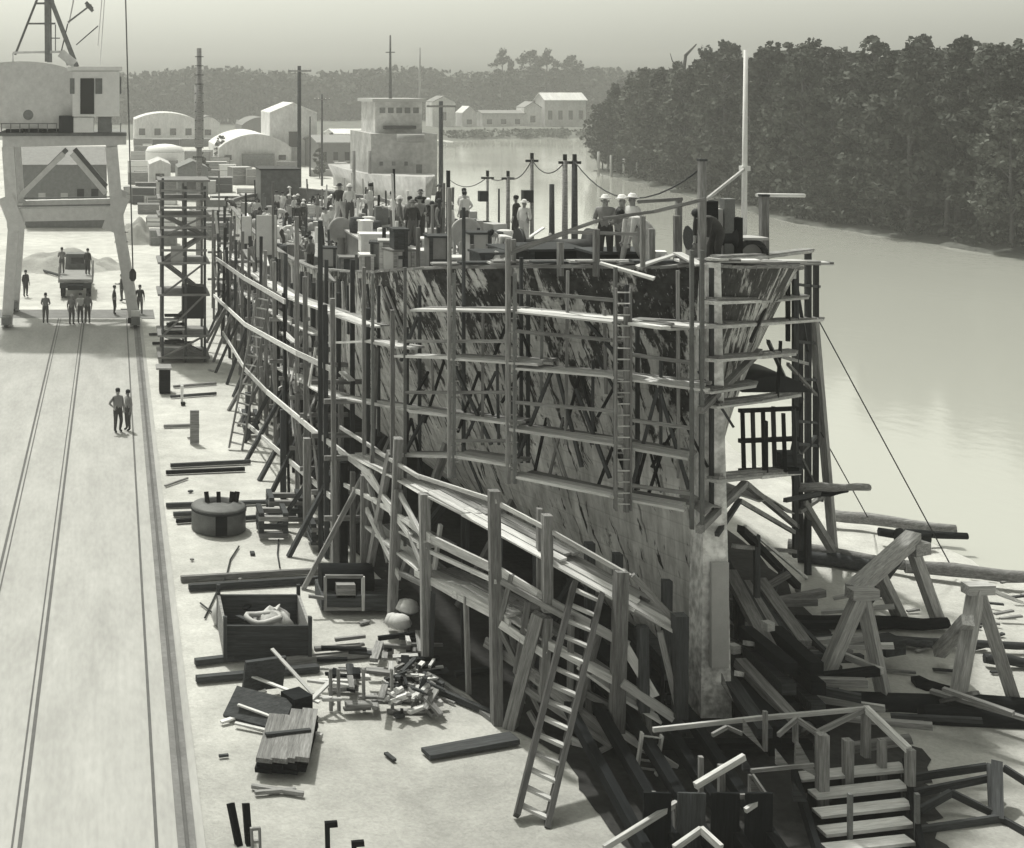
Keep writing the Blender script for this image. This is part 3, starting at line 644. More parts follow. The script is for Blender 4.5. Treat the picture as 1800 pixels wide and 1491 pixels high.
for i in range(11):                                 # floor boards of the stage, in the bow's shade
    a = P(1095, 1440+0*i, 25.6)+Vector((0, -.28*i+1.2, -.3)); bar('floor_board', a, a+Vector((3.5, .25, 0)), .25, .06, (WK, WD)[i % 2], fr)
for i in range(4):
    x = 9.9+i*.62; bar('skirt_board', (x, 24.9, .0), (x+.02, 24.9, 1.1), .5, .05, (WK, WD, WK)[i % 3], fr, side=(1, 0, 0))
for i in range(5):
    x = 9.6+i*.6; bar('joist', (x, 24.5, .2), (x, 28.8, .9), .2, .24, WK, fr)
st2 = root('plank_steps', 'flight of pale plank treads over dark risers at the bottom right', 'steps', G(1510, 1491))
for i in range(6):
    y = 1350+i*32; Y = 26.6-.42*i; a = P(1402+18*(i > 0)+8*i, y+16, Y); b = P(1590+9*(i > 1), y-2, Y+.2)
    MB().bar(a, b, .3, .06).build('tread', WL, st2); MB().bar(a+Vector((0, .16, -.22)), b+Vector((0, .16, -.22)), .05, .36).build('riser', WK, st2)
for x in (1494, 1612): bar('stair_post', P(x, 1395, 25.2), P(x, 1491, 25.2), .08, .08, STM, st2)
bar('stringer', P(1395, 1358, 26.8), P(1450, 1540, 24.2), .1, .3, WK, st2); bar('stringer', P(1590, 1345, 26.9), P(1625, 1520, 24.4), .1, .3, WK, st2)
# fence of timber and gate posts at lower right
ff = root('sagging_fence', 'broken low timber fence with one stout post on the bottom right sand', 'fence', G(1752, 1440))
bar('post', P(1752, 1342, 26.8), G(1754, 1443), .2, .2, WD, ff)
for a, b in (((1570, 1372, 27.2), (1735, 1348, 27.4)), ((1590, 1398, 26.6), (1738, 1368, 26.9)), ((1618, 1424, 26.2), (1672, 1394, 26.4)), ((1672, 1394, 26.4), (1742, 1428, 26.1)), ((1765, 1350, 26.6), (1830, 1392, 26)), ((1612, 1460, 25.6), (1760, 1438, 26)), ((1760, 1440, 26), (1850, 1490, 25)), ((1738, 1345, 27), (1742, 1440, 26.2))):
    bar('rail', P(*a), P(*b), .07, .14, WD, ff)
# ------------------------------------------------------------------ A-frame trestles and skid timbers on the river bank
TW = mat('sunlit_trestle_wood', .36, wood=True, var=.5)  # paler copy of the weathered wood, sunlight put into the colour
def trestle(name, label, apex, f1, f2, apex2=None, g1=None, g2=None, w_=.26, m=TW):
    r = root(name, label, 'trestle', ((f1+f2)/2), None)
    bar('leg', apex, f1, w_, w_, m, r); bar('leg', apex+Vector((.05, .06, 0)), f2, w_, w_, m, r)
    MB().bar(apex+Vector((-.28, -.02, .02)), apex+Vector((.34, .02, .02)), .3, .22).build('head_block', m, r)
    if g1 is not None:
        bar('leg', apex2, g1, w_*.9, w_*.9, WD, r); bar('leg', apex2+Vector((.05, 0, 0)), g2, w_*.9, w_*.9, m, r)
        bar('ridge_beam', apex, apex2, w_, w_, m, r)
    return r
trestle('timber_trestle', 'big A-shaped timber trestle standing nearest the ship on the sand', W(1514, 1045, 31.2), G(1432, 1228), G(1556, 1238))
trestle('timber_trestle', 'big A-shaped timber trestle farthest right on the sand, cut by a short brace', W(1717, 1036, 31.2), G(1682, 1238), G(1785, 1238))
bar_r = root('timber_trestle', 'timber trestle behind the other two with a long sloping beam to its head', 'trestle', G(1615, 1100))
bar('sloping_beam', W(1498, 1040, 32.2), W(1606, 945, 35.2), .34, .3, TW, bar_r)
bar('leg', W(1600, 955, 35.2), G(1652, 1100), .26, .26, TW, bar_r); bar('leg', W(1545, 1010, 34), G(1585, 1092), .26, .26, TW, bar_r); bar('leg', W(1590, 965, 35.4), G(1660, 1096)+Vector((-1.2, 1.5, 0)), .2, .2, WD, bar_r)
MB().box(W(1608, 962, 35.1), (.55, .5, .3), .4).build('head_block', TW, bar_r)
single('timber_brace', MB().bar(W(1702, 1090, 30.8), G(1650, 1165)+Vector((0, 0, .25)), .24, .24), TW, 'short thick brace propped against the right-hand trestle leg', 'brace')
single('leaning_plank', MB().bar(W(1735, 1035, 31.4), W(1792, 1058, 33.5), .2, .07), WL, 'bare plank sticking out right from the far right trestle head', 'plank')
def log(label, a, b, r=.16, m=WD, cat='log', g=None, name='log'):
    a = Vector(a); b = Vector(b); n = 7; pts = []
    for i in range(n):
        t = i/(n-1); pts.append(a.lerp(b, t)+Vector((0, random.uniform(-.05, .05), random.uniform(-.03, .03))))
    return single(name, MB().tube(pts, [r*random.uniform(.85, 1.1)*(1-.25*i/n) for i in range(n)], 8), m, label, cat, g)
U = Vector((0, 0, .15))
log('dark log reaching farthest out over the water, pointed at its tip', G(1452, 912)+U, G(1682, 938)+U*.6, .2, WM)
log('log lying short of the pointed one at the water edge', G(1545, 945)+U, G(1700, 950)+U, .13, WK)
log('long pale log running along the bank to the right edge of the picture', G(1385, 968)+U, G(1600, 1005)+U, .2, WM)
log('continuation log along the waterline at the right edge', G(1590, 1004)+U, G(1860, 1030)+U, .22, WM)
log('dark log under the foot of the raking leg', G(1405, 985)+U, G(1545, 1006)+U, .22, WD)
log('log sticking out from the stem toward the river, high on the staging', W(1400, 858, 38), W(1528, 856, 38.5), .13, WM)
log('thin dark pole crossing just under the high sticking-out log', W(1395, 878, 38), W(1490, 862, 38.5), .08, WK)
log('thick dark skid log behind the nearest trestle', G(1400, 1102)+U, G(1665, 1108)+U*1.2, .2, WK)
log('long skid log passing between the trestle legs', G(1412, 1128)+U, G(1860, 1150)+U, .11, WD)
log('short skid log stub near the right trestle foot', G(1560, 1136)+U, G(1640, 1146)+U, .12, WD)
log('broad dark baulk in place of timber shadows at the trestle feet', G(1430, 1238)-Vector((0, 0, -.02)), G(1870, 1250), .34, WK, name='shadow_bar')  # solid bar built in place of cast shadows of timbers on the sand
log('second dark baulk in place of timber shadows just in front of the trestle feet', G(1620, 1262)+U*.2, G(1870, 1275), .28, WK, name='shadow_bar')  # second bar built in place of cast timber shadows
log('dark bar in place of a beam-stub shadow left of the right-hand trestle', G(1604, 1200), G(1685, 1222), .2, WK)  # solid bar where a beam stub casts its shadow
log('timber lying at the right edge behind the far right trestle', G(1730, 1170)+U, G(1860, 1180)+U, .13, WD)
single('beam_end', MB().box(G(1560, 1170)+Vector((0, 0, .5)), (.6, .5, .35), .3), WD, 'squared beam end lodged against the leg of the nearest trestle', 'beam')
log('dark block timber beside the log at the water edge', G(1580, 952)+U, G(1635, 955)+U, .25, WK)
for i in range(26):                                  # small scraps over the bank
    p = G(random.uniform(1440, 1800), random.uniform(1000, 1200)); 
    if in_river(p.x, p.y): continue
    single('wood_scrap', MB().bar(p+Vector((0, 0, .03)), p+Vector((random.uniform(.2, .7), random.uniform(-.3, .3), .05)), .08, .05), random.choice((WD, WM)), 'small dark scrap of wood lying on the pale sand of the river bank', 'wood scrap', 'scraps on the river bank')
# ------------------------------------------------------------------ skid timbers and stores on the dock side of the ship
def skid(label, x0, y0, x1, y1, r=.12, m=WD):
    r *= .62
    return single('skid_timber', MB().bar(G(x0, y0)+Vector((0, 0, r+.01)), G(x1, y1)+Vector((0, 0, r+.01)), r*2.1, r*2), m, label, 'timber')
for (x0, y0, x1, y1, r, m, l) in ((318, 1022, 590, 1006, .11, WM, 'long pale skid timber, far one of the pair behind the rubbish crate'), (332, 1038, 590, 1022, .13, WD, 'long dark skid timber, near one of the pair behind the rubbish crate'),
        (343, 1170, 470, 1155, .11, WD, 'dark skid timber just under the front of the rubbish crate'), (345, 1200, 560, 1180, .12, WD, 'long dark skid timber in front of the rubbish crate'), (470, 1172, 690, 1150, .12, WM, 'grey timber running from the rubbish crate toward the hull'),
        (300, 822, 440, 815, .11, WD, 'pale-ended skid timber, far one of the pair level with the tall trestle post'), (292, 834, 430, 828, .10, WK, 'blackish skid timber, near one of the pair beyond the round tub'),
        (292, 892, 480, 886, .10, WD, 'skid timber passing just behind the round tub'), (305, 908, 360, 905, .1, WD, 'short skid timber at the left of the round tub'), (310, 920, 352, 917, .1, WK, 'shortest dark skid timber at the left of the round tub'), (428, 915, 520, 908, .1, WD, 'skid timber coming out right from the round tub'),
        (288, 752, 350, 750, .09, WM, 'pale timber end near the foot of the dark ladder'), (300, 700, 380, 694, .09, WD, 'thin skid timber behind the low white lamp post'), (305, 682, 380, 676, .09, WM, 'pale skid timber right of the dark hut'), (262, 590, 330, 588, .1, WD, 'dark plank end beside the stair tower foot'), (268, 606, 340, 604, .1, WK, 'second dark plank end beside the stair tower foot'), (290, 856, 330, 842, .05, WM, 'thin crooked stick on the pale sand beyond the tub')):
    skid(l, x0, y0, x1, y1, r, m)
# rubbish crate
cr = root('rubbish_crate', 'open dark timber skip full of rubbish on the dock-side sand', 'crate', G(467, 1165), rz=0)
f1, f2 = Vector(G(395, 1160)), Vector(G(545, 1165)); X0, X1 = f1.x, f2.x; Y0 = f1.y-.1; Y1 = Y0+2.0
for nm, c, d in (('front_panel', ((X0+X1)/2, Y0, .48), (X1-X0, .07, .8)), ('back_panel', ((X0+X1)/2, Y1, .48), (X1-X0, .07, .8)), ('side_panel', (X0, (Y0+Y1)/2, .48), (.07, Y1-Y0-.08, .8)), ('side_panel', (X1, (Y0+Y1)/2, .48), (.07, Y1-Y0-.08, .8)), ('floor', ((X0+X1)/2, (Y0+Y1)/2, .13), (X1-X0-.1, Y1-Y0-.1, .08))):
    MB().box(c, d).build(nm, WM if nm == 'side_panel' else WD, cr)  # sides paler, front darker: light from the left put into the panels
for x in (X0, X1):
    for y in (Y0-.06, Y1+.06): bar('corner_post', (x, y, .02), (x, y, 1.12), .09, .09, WD, cr)
sk = MB(); sk.lathe(Vector((X1-.75, Y0+1.0, .3)), [(.42, 0), (.5, .15), (.44, .35), (.3, .5), (.12, .58), (.1, .66)], 22)
for v in sk.v: v.x += .07*math.sin(v.y*13+v.z*9)+random.uniform(-.02, .02); v.y += .06*math.sin(v.x*15); v.z += .05*math.sin(v.x*17+v.y*11)
single('sack', sk, CANV, 'bulging pale sack lying in the rubbish crate', 'sack')
ring = MB(); R0 = Vector((X0+1.0, Y0+.65, .82)); 
pts = [R0+Vector((.42*math.cos(t*2*math.pi/16), .3*math.sin(t*2*math.pi/16), .04*math.sin(t))) for t in range(17)]
ring.tube(pts, .07, 6, cap=False); single('hoop', ring, PG, 'pale hoop lying on top of the rubbish crate', 'hoop')
for i in range(9):
    p = Vector((random.uniform(X0+.2, X1-.2), random.uniform(Y0+.2, Y1-.2), random.uniform(.35, .6)))
    single('offcut', MB().bar(p, p+Vector((random.uniform(-.5, .5), random.uniform(-.5, .5), random.uniform(0, .25))), .14, .06), random.choice((WK, WD, WM)), 'wood offcut thrown in the open rubbish crate', 'offcut', 'offcuts in the rubbish crate')
single('cloth_bundle', MB().lathe(Vector((X0+.15, Y1+.35, 0)), [(.25, 0), (.32, .2), (.26, .45), (.1, .55)], 10), PG, 'pale bundle standing behind the left corner of the rubbish crate', 'bundle')
# round tub
p = G(388, 944); tub = root('round_tub', 'large round riveted tub with a dark patch, on skids by the dock', 'tub', p+Vector((0, .75, 0)))
R_ = .86; q = p+Vector((0, R_, 0))
MB().lathe(q, [(R_, 0), (R_, .72), (R_*.93, .76), (R_*.6, .84), (R_*.5, .84), (.45, .7)], 22).build('shell', STM, tub)
MB().lathe(q+Vector((0, 0, .02)), [(R_+.03, .6), (R_+.03, .67)], 22).build('rim_band', STK, tub)
MB().box(q+Vector((.02, -R_-.0, .34)), (.36, .06, .6)).build('door_patch', WK, tub)
for dx in (-.35, 0, .4, .55): bar('stub', q+Vector((dx, 0, .8)), q+Vector((dx*1.1, .1, 1.12)), .12, .12, WK, tub)
# engine/pump set right of the skids
en = root('pump_set', 'dark pump engine in a square frame among the skid timbers', 'pump', G(615, 1085))
c = Vector(G(615, 1080)); 
MB().lathe(c+Vector((-.7, .6, .75)), [(.38, 0), (.38, 1.4)], 14, 'X').build('drum', WK, en)
for a, b in (((-.65, 0, .1), (-.65, 0, 1.0)), ((.35, 0, .1), (.35, 0, 1.0)), ((-.65, 0, 1.0), (.35, 0, 1.0)), ((-.65, 0, .15), (.35, 0, .15)), ((-.7, -.05, .45), (-1.1, -.05, .5))): bar('frame_bar', c+Vector(a), c+Vector(b), .08, .08, WL if a[0] > 0 else WM, en)
MB().box(c+Vector((.2, .6, .3)), (1.9, 1.2, .4)).build('bed', WD, en); MB().box(c+Vector((-.1, .2, .6)), (.5, .4, .35)).build('block', WM, en)
# knocked-down crate, plank stack and debris piles
br = root('broken_crate', 'collapsed crate of splayed dark boards in front of the plank stack', 'broken crate', G(480, 1260))
c = Vector(G(480, 1255))
MB().box(c+Vector((-.1, .9, .5)), (1.0, .08, .8), .3, .25).build('board_panel', WD, br); MB().box(c+Vector((-.35, -.3, .25)), (1.4, .8, .08), -.55, .5).build('board_panel', WD, br)
MB().box(c+Vector((.5, -.2, .3)), (.5, .5, .5), .5).build('board_panel', WK, br)
for a, b in (((-.5, .9, .5), (1.0, -.2, .35)), ((1.4, .5, .55), (.7, -.3, .35)), ((-.8, -.2, .3), (.9, -1.2, .1)), ((-.9, .3, .05), (-.1, .5, .3)), ((.1, 1.1, 1.0), (.9, .1, .4)), ((-.9, -.6, .08), (.2, -1.1, .05)), ((-1.2, -.5, .05), (-.6, -.2, .1)), ((.2, .3, .3), (1.3, -.1, .4))):
    bar('slat', c+Vector(a), c+Vector(b), .1, .035, WL, br)
sk_ = root('plank_stack', 'stack of wide grey planks lying bottom left on the darker sand', 'plank stack', G(495, 1385))
a, b = G(455, 1370), G(535, 1360); a2, b2 = G(478, 1290), G(556, 1282)
for lay in range(3):
    for k in range(4):
        t = (k+.5)/4; z = Vector((0, 0, .12+.12*lay)); s0 = a.lerp(b, t)+z; s1 = a2.lerp(b2, t)+z
        MB().bar(s0+Vector((random.uniform(-.05, .05), random.uniform(-.15, .1), 0)), s1+Vector((0, random.uniform(-.1, .15), 0)), .33, .09).build('plank', WM if lay == 2 else WK, sk_)  # lower layers near-black: shade on the stack's edges put in the colour
bar('batten', a.lerp(a2, .5)+Vector((0, 0, .45)), b.lerp(b2, .5)+Vector((0, 0, .45)), .1, .04, WD, sk_)
for l, x0, y0, x1, y1 in (('loose plank in front of the plank stack, pale side up', 448, 1398, 520, 1392), ('lowest loose plank by the plank stack', 442, 1386, 534, 1400)):
    skid(l, x0, y0, x1, y1, .06, WM)
db = root('scrap_timber_pile', 'tangled pile of short timbers and slats between crate and hull', 'timber pile', G(640, 1240))
for i in range(60):
    x = random.uniform(575, 760); y = random.uniform(1150, 1262)-(.25*(x-575)*(random.random() > .5)); p = G(x, max(1150, y)); p.z += random.uniform(.02, .5)
    t = random.choice((0, 0, 0, 1.3)); d = Vector((math.cos(t+random.uniform(-.2, .2)), math.sin(t+random.uniform(-.2, .2)), random.uniform(-.12, .12)))*random.uniform(.4, 1.3)
    bar('slat', p-d/2, p+d/2, random.uniform(.06, .2), random.uniform(.04, .1), random.choice((WD, WM, WM, WL, WK)), db)
for x in (582, 596, 640, 690): bar('slat', G(x, 1250), G(x, 1250)+Vector((0, .1, .9)), .07, .07, WM, db)
db = root('rag_heap', 'small heap of pale rags and offcuts by the staging post', 'rag heap', G(725, 1260))
for i in range(70):
    p = G(random.uniform(690, 765), random.uniform(1190, 1268)); p.z += random.uniform(0, .5)
    d = Vector((random.uniform(-1, 1), random.uniform(-1, 1), random.uniform(-.5, .5))).normalized()*random.uniform(.1, .3)
    bar('offcut', p-d, p+d, random.uniform(.06, .16), random.uniform(.04, .1), random.choice((WL, WM, WD)), db)
rag = MB(); 
for k in range(5): rag.lathe(G(692+k*7, 1120+10*(k % 3))+Vector((0, 0, .25+.12*k)), [(.1, 0), (.26, .12), (.18, .3), (.05, .36)], 8)
single('rag_bundle', rag, CANV, 'crumpled pale cloth hung on the staging post above the rag heap', 'cloth')
single('thick_board', MB().bar(G(748, 1330)+Vector((0, 0, .07)), G(905, 1303)+Vector((0, 0, .07)), .36, .1), WD, 'thick board lying alone on the darker sand left of the ladder foot', 'board')
skid('dark timber lying under the walkway beside the rag heap', 760, 1215, 870, 1262, .1, WD); skid('slim timber behind the ladder foot', 800, 1190, 880, 1180, .1, WD)
# trestles left bottom
for lb, x, y0, y1, dx in (('leaning thin dark stake at the bottom left, taller one', 405, 1412, 1500, 22), ('thin dark stake right of the taller one at the bottom left', 432, 1412, 1500, 8)):
    single('stake', MB().bar(W(x, y0, 25.5), W(x+dx, y1+20, 25.1), .12, .12), WK, lb, 'stake')
fr2 = root('saw_frame', 'small pale frame at the bottom edge right of the stakes', 'frame', W(452, 1500, 24.8))
for a, b in (((442, 1455), (445, 1510)), ((456, 1455), (458, 1510)), ((440, 1458), (458, 1456)), ((442, 1480), (457, 1479))): bar('frame_bar', W(*a, 24.8), W(*b, 24.8), .05, .05, WM, fr2)
for lb, x, y, ln in (('bent dark bracket post standing at the bottom edge', 575, 1450, 60), ('low dark bracket post at the very bottom edge', 622, 1484, 30)):
    r = root('bracket_post', lb, 'post', W(x, y+ln, 24.9)); bar('post', W(x, y, 24.9), W(x+1, y+ln, 24.9), .08, .08, WK, r); bar('arm', W(x-4, y, 24.9), W(x+18, y-2, 24.9), .07, .1, WK, r)
# crooked wires on the sand
for lb, pts in (('dark crooked cable lying on the sand left of the rubbish crate', [(420, 962), (405, 985), (398, 1015), (380, 1045), (360, 1088)]), ('thin cable curling past the corner of the rubbish crate', [(352, 1062), (372, 1078), (392, 1100)]), ('thin cable on the sand behind the pump engine', [(490, 950), (488, 975), (492, 1000)])):
    single('cable', MB().tube([G(*p)+Vector((0, 0, .03)) for p in pts], .025, 5), STK, lb, 'cable')
for i in range(40):
    p = G(random.uniform(300, 900), random.uniform(640, 1340))
    if p.x < 1.8 or p.x > 8: continue
    single('litter', MB().box(p+Vector((0, 0, .03)), (random.uniform(.08, .4), random.uniform(.05, .15), .05), random.uniform(0, 3)), random.choice((WD, WM, WM)), 'small scrap lying on the sand between dock and hull', 'scrap', 'scraps between dock and hull')
# lattice cages / piles hugging the side staging feet
for i, (x, y, wd, hh) in enumerate(((500, 912, 60, 30), (478, 940, 50, 25), (440, 760, 24, 40), (560, 960, 30, 20))):
    c = Vector(G(x, y)); s = c.y/F
    r = root('timber_crib', ['low crib of stacked timbers right of the round tub', 'second low crib in front of the one right of the tub', 'upright board crate against the side staging foot', 'dark squat crib close to the staging post'][i], 'crib', c)
    for k in range(3):
        for e in (-1, 1): MB().box(c+Vector((0, e*.4, .12+k*.26)), (wd*s, .16, .14)).build('timber', (WM, WD)[k % 2], r); MB().box(c+Vector((e*wd*s*.42, 0, .25+k*.26)), (.16, 1.0, .11)).build('timber', WD, r)
single('upright_panel', MB().box(G(342, 780)+Vector((0, 0, .65)), (.35, .1, 1.3)), WM, 'upright grey board standing by the foot of the dark ladder', 'board')
hut = root('small_hut', 'narrow black sentry hut between dock and ship', 'hut', G(290, 692))
c = Vector(G(290, 692)); MB().box(c+Vector((0, .4, .55)), (.5, .8, 1.1)).build('wall', WK, hut); MB().box(c+Vector((-.05, .4, 1.13)), (.7, 1.0, .07)).build('roof', WM, hut)
lp = root('low_post', 'short white post with dark foot on the sand', 'post', G(320, 712)); bar('shaft', G(320, 705), G(320, 705)+Vector((0, 0, .7)), .12, .12, PW, lp); bar('foot', G(322, 712), G(322, 712)+Vector((0, 0, .12)), .2, .2, WK, lp)
# ------------------------------------------------------------------ things on the deck
def dz(Y): return deck_z(Y)-dkd(Y)
def D(px, Y, dy=0): x = (px-HX)*Y/F; return Vector((x, Y, dz(Y)+dy))
def boxthing(name, label, cat, c, d, m, rz=0, trim=None, group=None):
    """crate-like thing: body with corner battens and a lid"""
    r = root(name, label, cat, c, group, rz)
    MB().box((0, 0, d[2]/2), d).build('body', m, r, local=True)
    t = trim or m
    MB().box((0, 0, d[2]+.03), (d[0]+.08, d[1]+.08, .06)).build('lid', t, r, local=True)
    b_ = MB()
    for sx in (-1, 1): b_.box((sx*(d[0]/2-.06), -d[1]/2-.02, d[2]/2), (.1, .04, d[2]))
    b_.box((0, -d[1]/2-.02, d[2]*.55), (d[0]-.24, .03, .1)); b_.build('battens', t, r, local=True)
    return r
# raised staging floor over the forecastle
fo = root('forecastle_stage', 'plank working floor laid over the bow with a rail of timber posts', 'staging', D(1150, 33))
for i in range(14):
    Y = 30.2+i*.42; b_ = max(.5, hb(Y, deck_z(Y))+.5); MB().box((CX+.35*(i % 2), Y, deck_z(Y)+.13+.012*(i % 3)), (2*b_, .3, .05)).build('floor_plank', (WM, WL, WD, WM)[i % 4], fo)
for a, b in ((D(1190, 31.5, 0), D(1190, 31.5, 1.4)), (D(1145, 31.5), D(1145, 31.5, 1.1)), (D(1048, 31.8), D(1048, 31.8, 1.1)), (D(985, 32.5), D(985, 32.5, .8)), (D(902, 33.6), D(902, 33.6, .9))): bar('post', a, b, .13, .13, WM, fo)
for a, b in (((900, 440, 33.6), (1060, 385, 32)), ((1060, 385, 32), (1150, 372, 31.5)), ((1150, 372, 31.5), (1240, 350, 31)), ((880, 452, 33.6), (1000, 408, 32.4)), ((1000, 408, 32.4), (1120, 412, 31.6)), ((1120, 355, 32), (1200, 350, 31.8))): bar('handrail', W(*a), W(*b), .05, .08, WM, fo)
for a, b in (((1055, 462, 30.6), (1150, 490, 30)), ((1190, 445, 30.4), (1232, 466, 29.4)), ((1120, 470, 30.5), (1190, 446, 30.4))): bar('loose_plank', W(*a), W(*b), .22, .05, WL, fo)
# dark winches and tarpaulined gear aft of the forecastle
for lb, px, Y, d, m in (('black square hatch opening just aft of the forecastle floor', 960, 35.5, (1.5, 1.5, .75), WK), ('dark low housing left of the two men in pale hats', 905, 37.5, (1.0, 1.4, .8), STK), ('dark locker under the two men in pale hats', 1080, 33.8, (1.5, 1.0, .6), WK), ('dark box at the port rail abreast of the winch', 860, 36.5, (.8, .8, .65), WD)):
    boxthing('deck_locker', lb, 'locker', D(px, Y), d, m, .1, WD)
wn = root('winch', 'dark round drum winch on the foredeck behind the rails', 'winch', D(1000, 37.5)); c = D(1000, 37.5)
MB().lathe(c+Vector((-1.4, 0, .75)), [(.62, 0), (.62, .08), (.32, .1), (.32, 1.9), (.62, 1.92), (.62, 2.0)], 18, 'X').build('drum', STK, wn)
for x in (-1.5, .7): MB().box(c+Vector((x, 0, .4)), (.12, .9, 1.0)).build('bracket', STK, wn)
bk = MB()
hn = 16; hc = D(893, 36.0)
for j in range(hn+1):
    for i in range(hn+1):
        u, v = i/hn*2-1, j/hn*2-1; rr_ = min(1, math.hypot(u, v)); z = .95*max(0, 1-rr_**1.3)*(.7+.3*math.sin(u*6+v*4)*math.cos(v*7-u*3))+random.uniform(0, .09)*(rr_ < .95)
        bk.v.append(hc+Vector((u*.75+random.uniform(-.03, .03), v*.8, z)))
for j in range(hn):
    for i in range(hn): k = j*(hn+1)+i; bk.f.append((k, k+1, k+hn+2, k+hn+1)); bk.sm.append(False)
single('heap_of_canvas', bk, CANV, 'pale canvas heap on the foredeck beside the dark winch', 'canvas')
# machinery cluster at the bow peak, arch-fronted pedestal and flag mast
pk = root('windlass', 'dark windlass with upright frames at the very bow', 'windlass', D(1256, 32.9)); c = D(1256, 32.9)+Vector((0, 0, .2))
for x, h_, wd, m in ((-.3, 1.35, .16, STK), (-.1, 1.6, .3, WK), (.15, 1.4, .12, PG), (.35, 1.65, .25, STM), (.55, 1.2, .2, WK), (-.45, .9, .3, PM)): MB().box(c+Vector((x, random.uniform(-.2, .3), h_/2)), (wd, .3, h_)).build('frame', m, pk)
MB().lathe(c+Vector((-.6, .1, .7)), [(.3, 0), (.2, .1), (.2, 1.0), (.3, 1.1)], 12, 'X').build('drum', STK, pk)
pd = root('arched_pedestal', 'pale arched pedestal at the foot of the flag mast', 'pedestal', D(1308, 33.6)); c = D(1308, 33.6)+Vector((0, -.3, .18))
ar = MB(); pts = [Vector((.3*math.cos(t*math.pi/12), 0, .38+.3*math.sin(t*math.pi/12))) for t in range(13)]; prof = [Vector((.3, 0, 0))]+pts+[Vector((-.3, 0, 0))]
ar.poly([c+q for q in prof][::-1]); ar.poly([c+q+Vector((0, .5, 0)) for q in prof])
for i in range(len(prof)): a, b = prof[i], prof[(i+1) % len(prof)]; ar.quad(c+a, c+b, c+b+Vector((0, .5, 0)), c+a+Vector((0, .5, 0)))
ar.build('body', PG, pd)
hood = MB()
for i in range(12): hood.bar(c+pts[i]*1.12-Vector((0, .1, .05)), c+pts[i+1]*1.12-Vector((0, .1, .05)), .1, .12, side=(0, 1, 0))
hood.build('hood', STK, pd); MB().box(c+Vector((.0, .1, .78)), (.75, .6, .06)).build('top_slab', PG, pd)
fm = root('flag_mast', 'tall slim white mast standing at the bow', 'mast', D(1308, 34))
MB().tube([D(1307, 34), W(1311, 88, 34)], .075, 10, r2=.05).build('pole', PW, fm); bar('stay_strut', W(1310, 296, 34), W(1240, 352, 31.5), .05, .07, WL, fm); MB().box(W(1309, 296, 34), (.2, .2, .12)).build('band', PW, fm)
single('boom', MB().tube([W(1330, 343, 36), W(1414, 344, 36.5)], .05, 8), PW, 'short white boom pointing over the river from the bow', 'boom')
for lb, px, Y, top, w_ in (('stout timber bollard post at the river side of the bow', 1343, 34, 345, .17), ('thick tarred post at the port side of the bow', 1234, 31.5, 283, .15), ('light wooden post on the foredeck between the men and the bow', 1193, 32.5, 352, .12)):
    r = root('deck_post', lb, 'post', D(px, Y)); bar('shaft', D(px, Y), W(px, top, Y), w_, w_, WM, r); MB().box(W(px, top, Y)+Vector((0, 0, .02)), (w_*1.2, w_*1.2, .05)).build('cap', WD, r)
# starboard line of poles with wires
PO = [(857, 66, 305, .10, 'wire pole farthest aft on the river side of the ship, lamp box on it'), (893, 62, 306, .14, 'plain grey pole between two wire poles on the river side'), (935, 57, 275, .12, 'wire pole with a knob top and small box, river side of the ship'),
      (970, 52, 320, .16, 'short stout black pipe on the river side, no wires'), (993, 51, 278, .16, 'left one of the twin tall wire poles'), (1010, 49.5, 278, .17, 'dark right one of the twin tall wire poles'), (877, 60, 328, .07, 'thin short dark stake between the wire poles')]
for px, Y, top, w_, lb in PO:
    r = root('wire_pole', lb, 'pole', D(px, Y)); b0 = D(px, Y)
    MB().tube([b0, W(px, top+4, Y)], w_*.8, 8, r2=w_*.6).build('shaft', WD if px in (970, 1010, 877) else WM, r)
    if px not in (970, 877): bar('cross_piece', W(px-11, top+8, Y), W(px+11, top+8, Y), .1, .1, STK, r); MB().box(W(px, top, Y), (.12, .12, .28)).build('insulator', STK, r)
    if px in (857, 935): MB().box(W(px-8, 345, Y), (.42, .35, .5)).build('switch_box', STK, r)
def wire(lb, a, b, sag):
    pts = [a.lerp(b, t/12)-Vector((0, 0, sag*4*(t/12)*(1-t/12))) for t in range(13)]
    single('wire', MB().tube(pts, .022, 5), STK, lb, 'wire')
T = lambda i, dy=6: W(PO[i][0], PO[i][2]+dy, PO[i][1])
wire('sagging wire from the aftmost wire pole to the plain grey pole', T(0), T(1), .15); wire('wire rising from the grey pole to the knob-topped pole', T(1), T(2), .35)
wire('wire between the knob-topped pole and the twin poles', T(2), T(4), .5); wire('long wire from the twin poles to the tarred bow post', T(5), W(1234, 295, 31.5), 1.0); wire('wire running aft from the aftmost wire pole', T(0), W(786, 312, 75), .5)
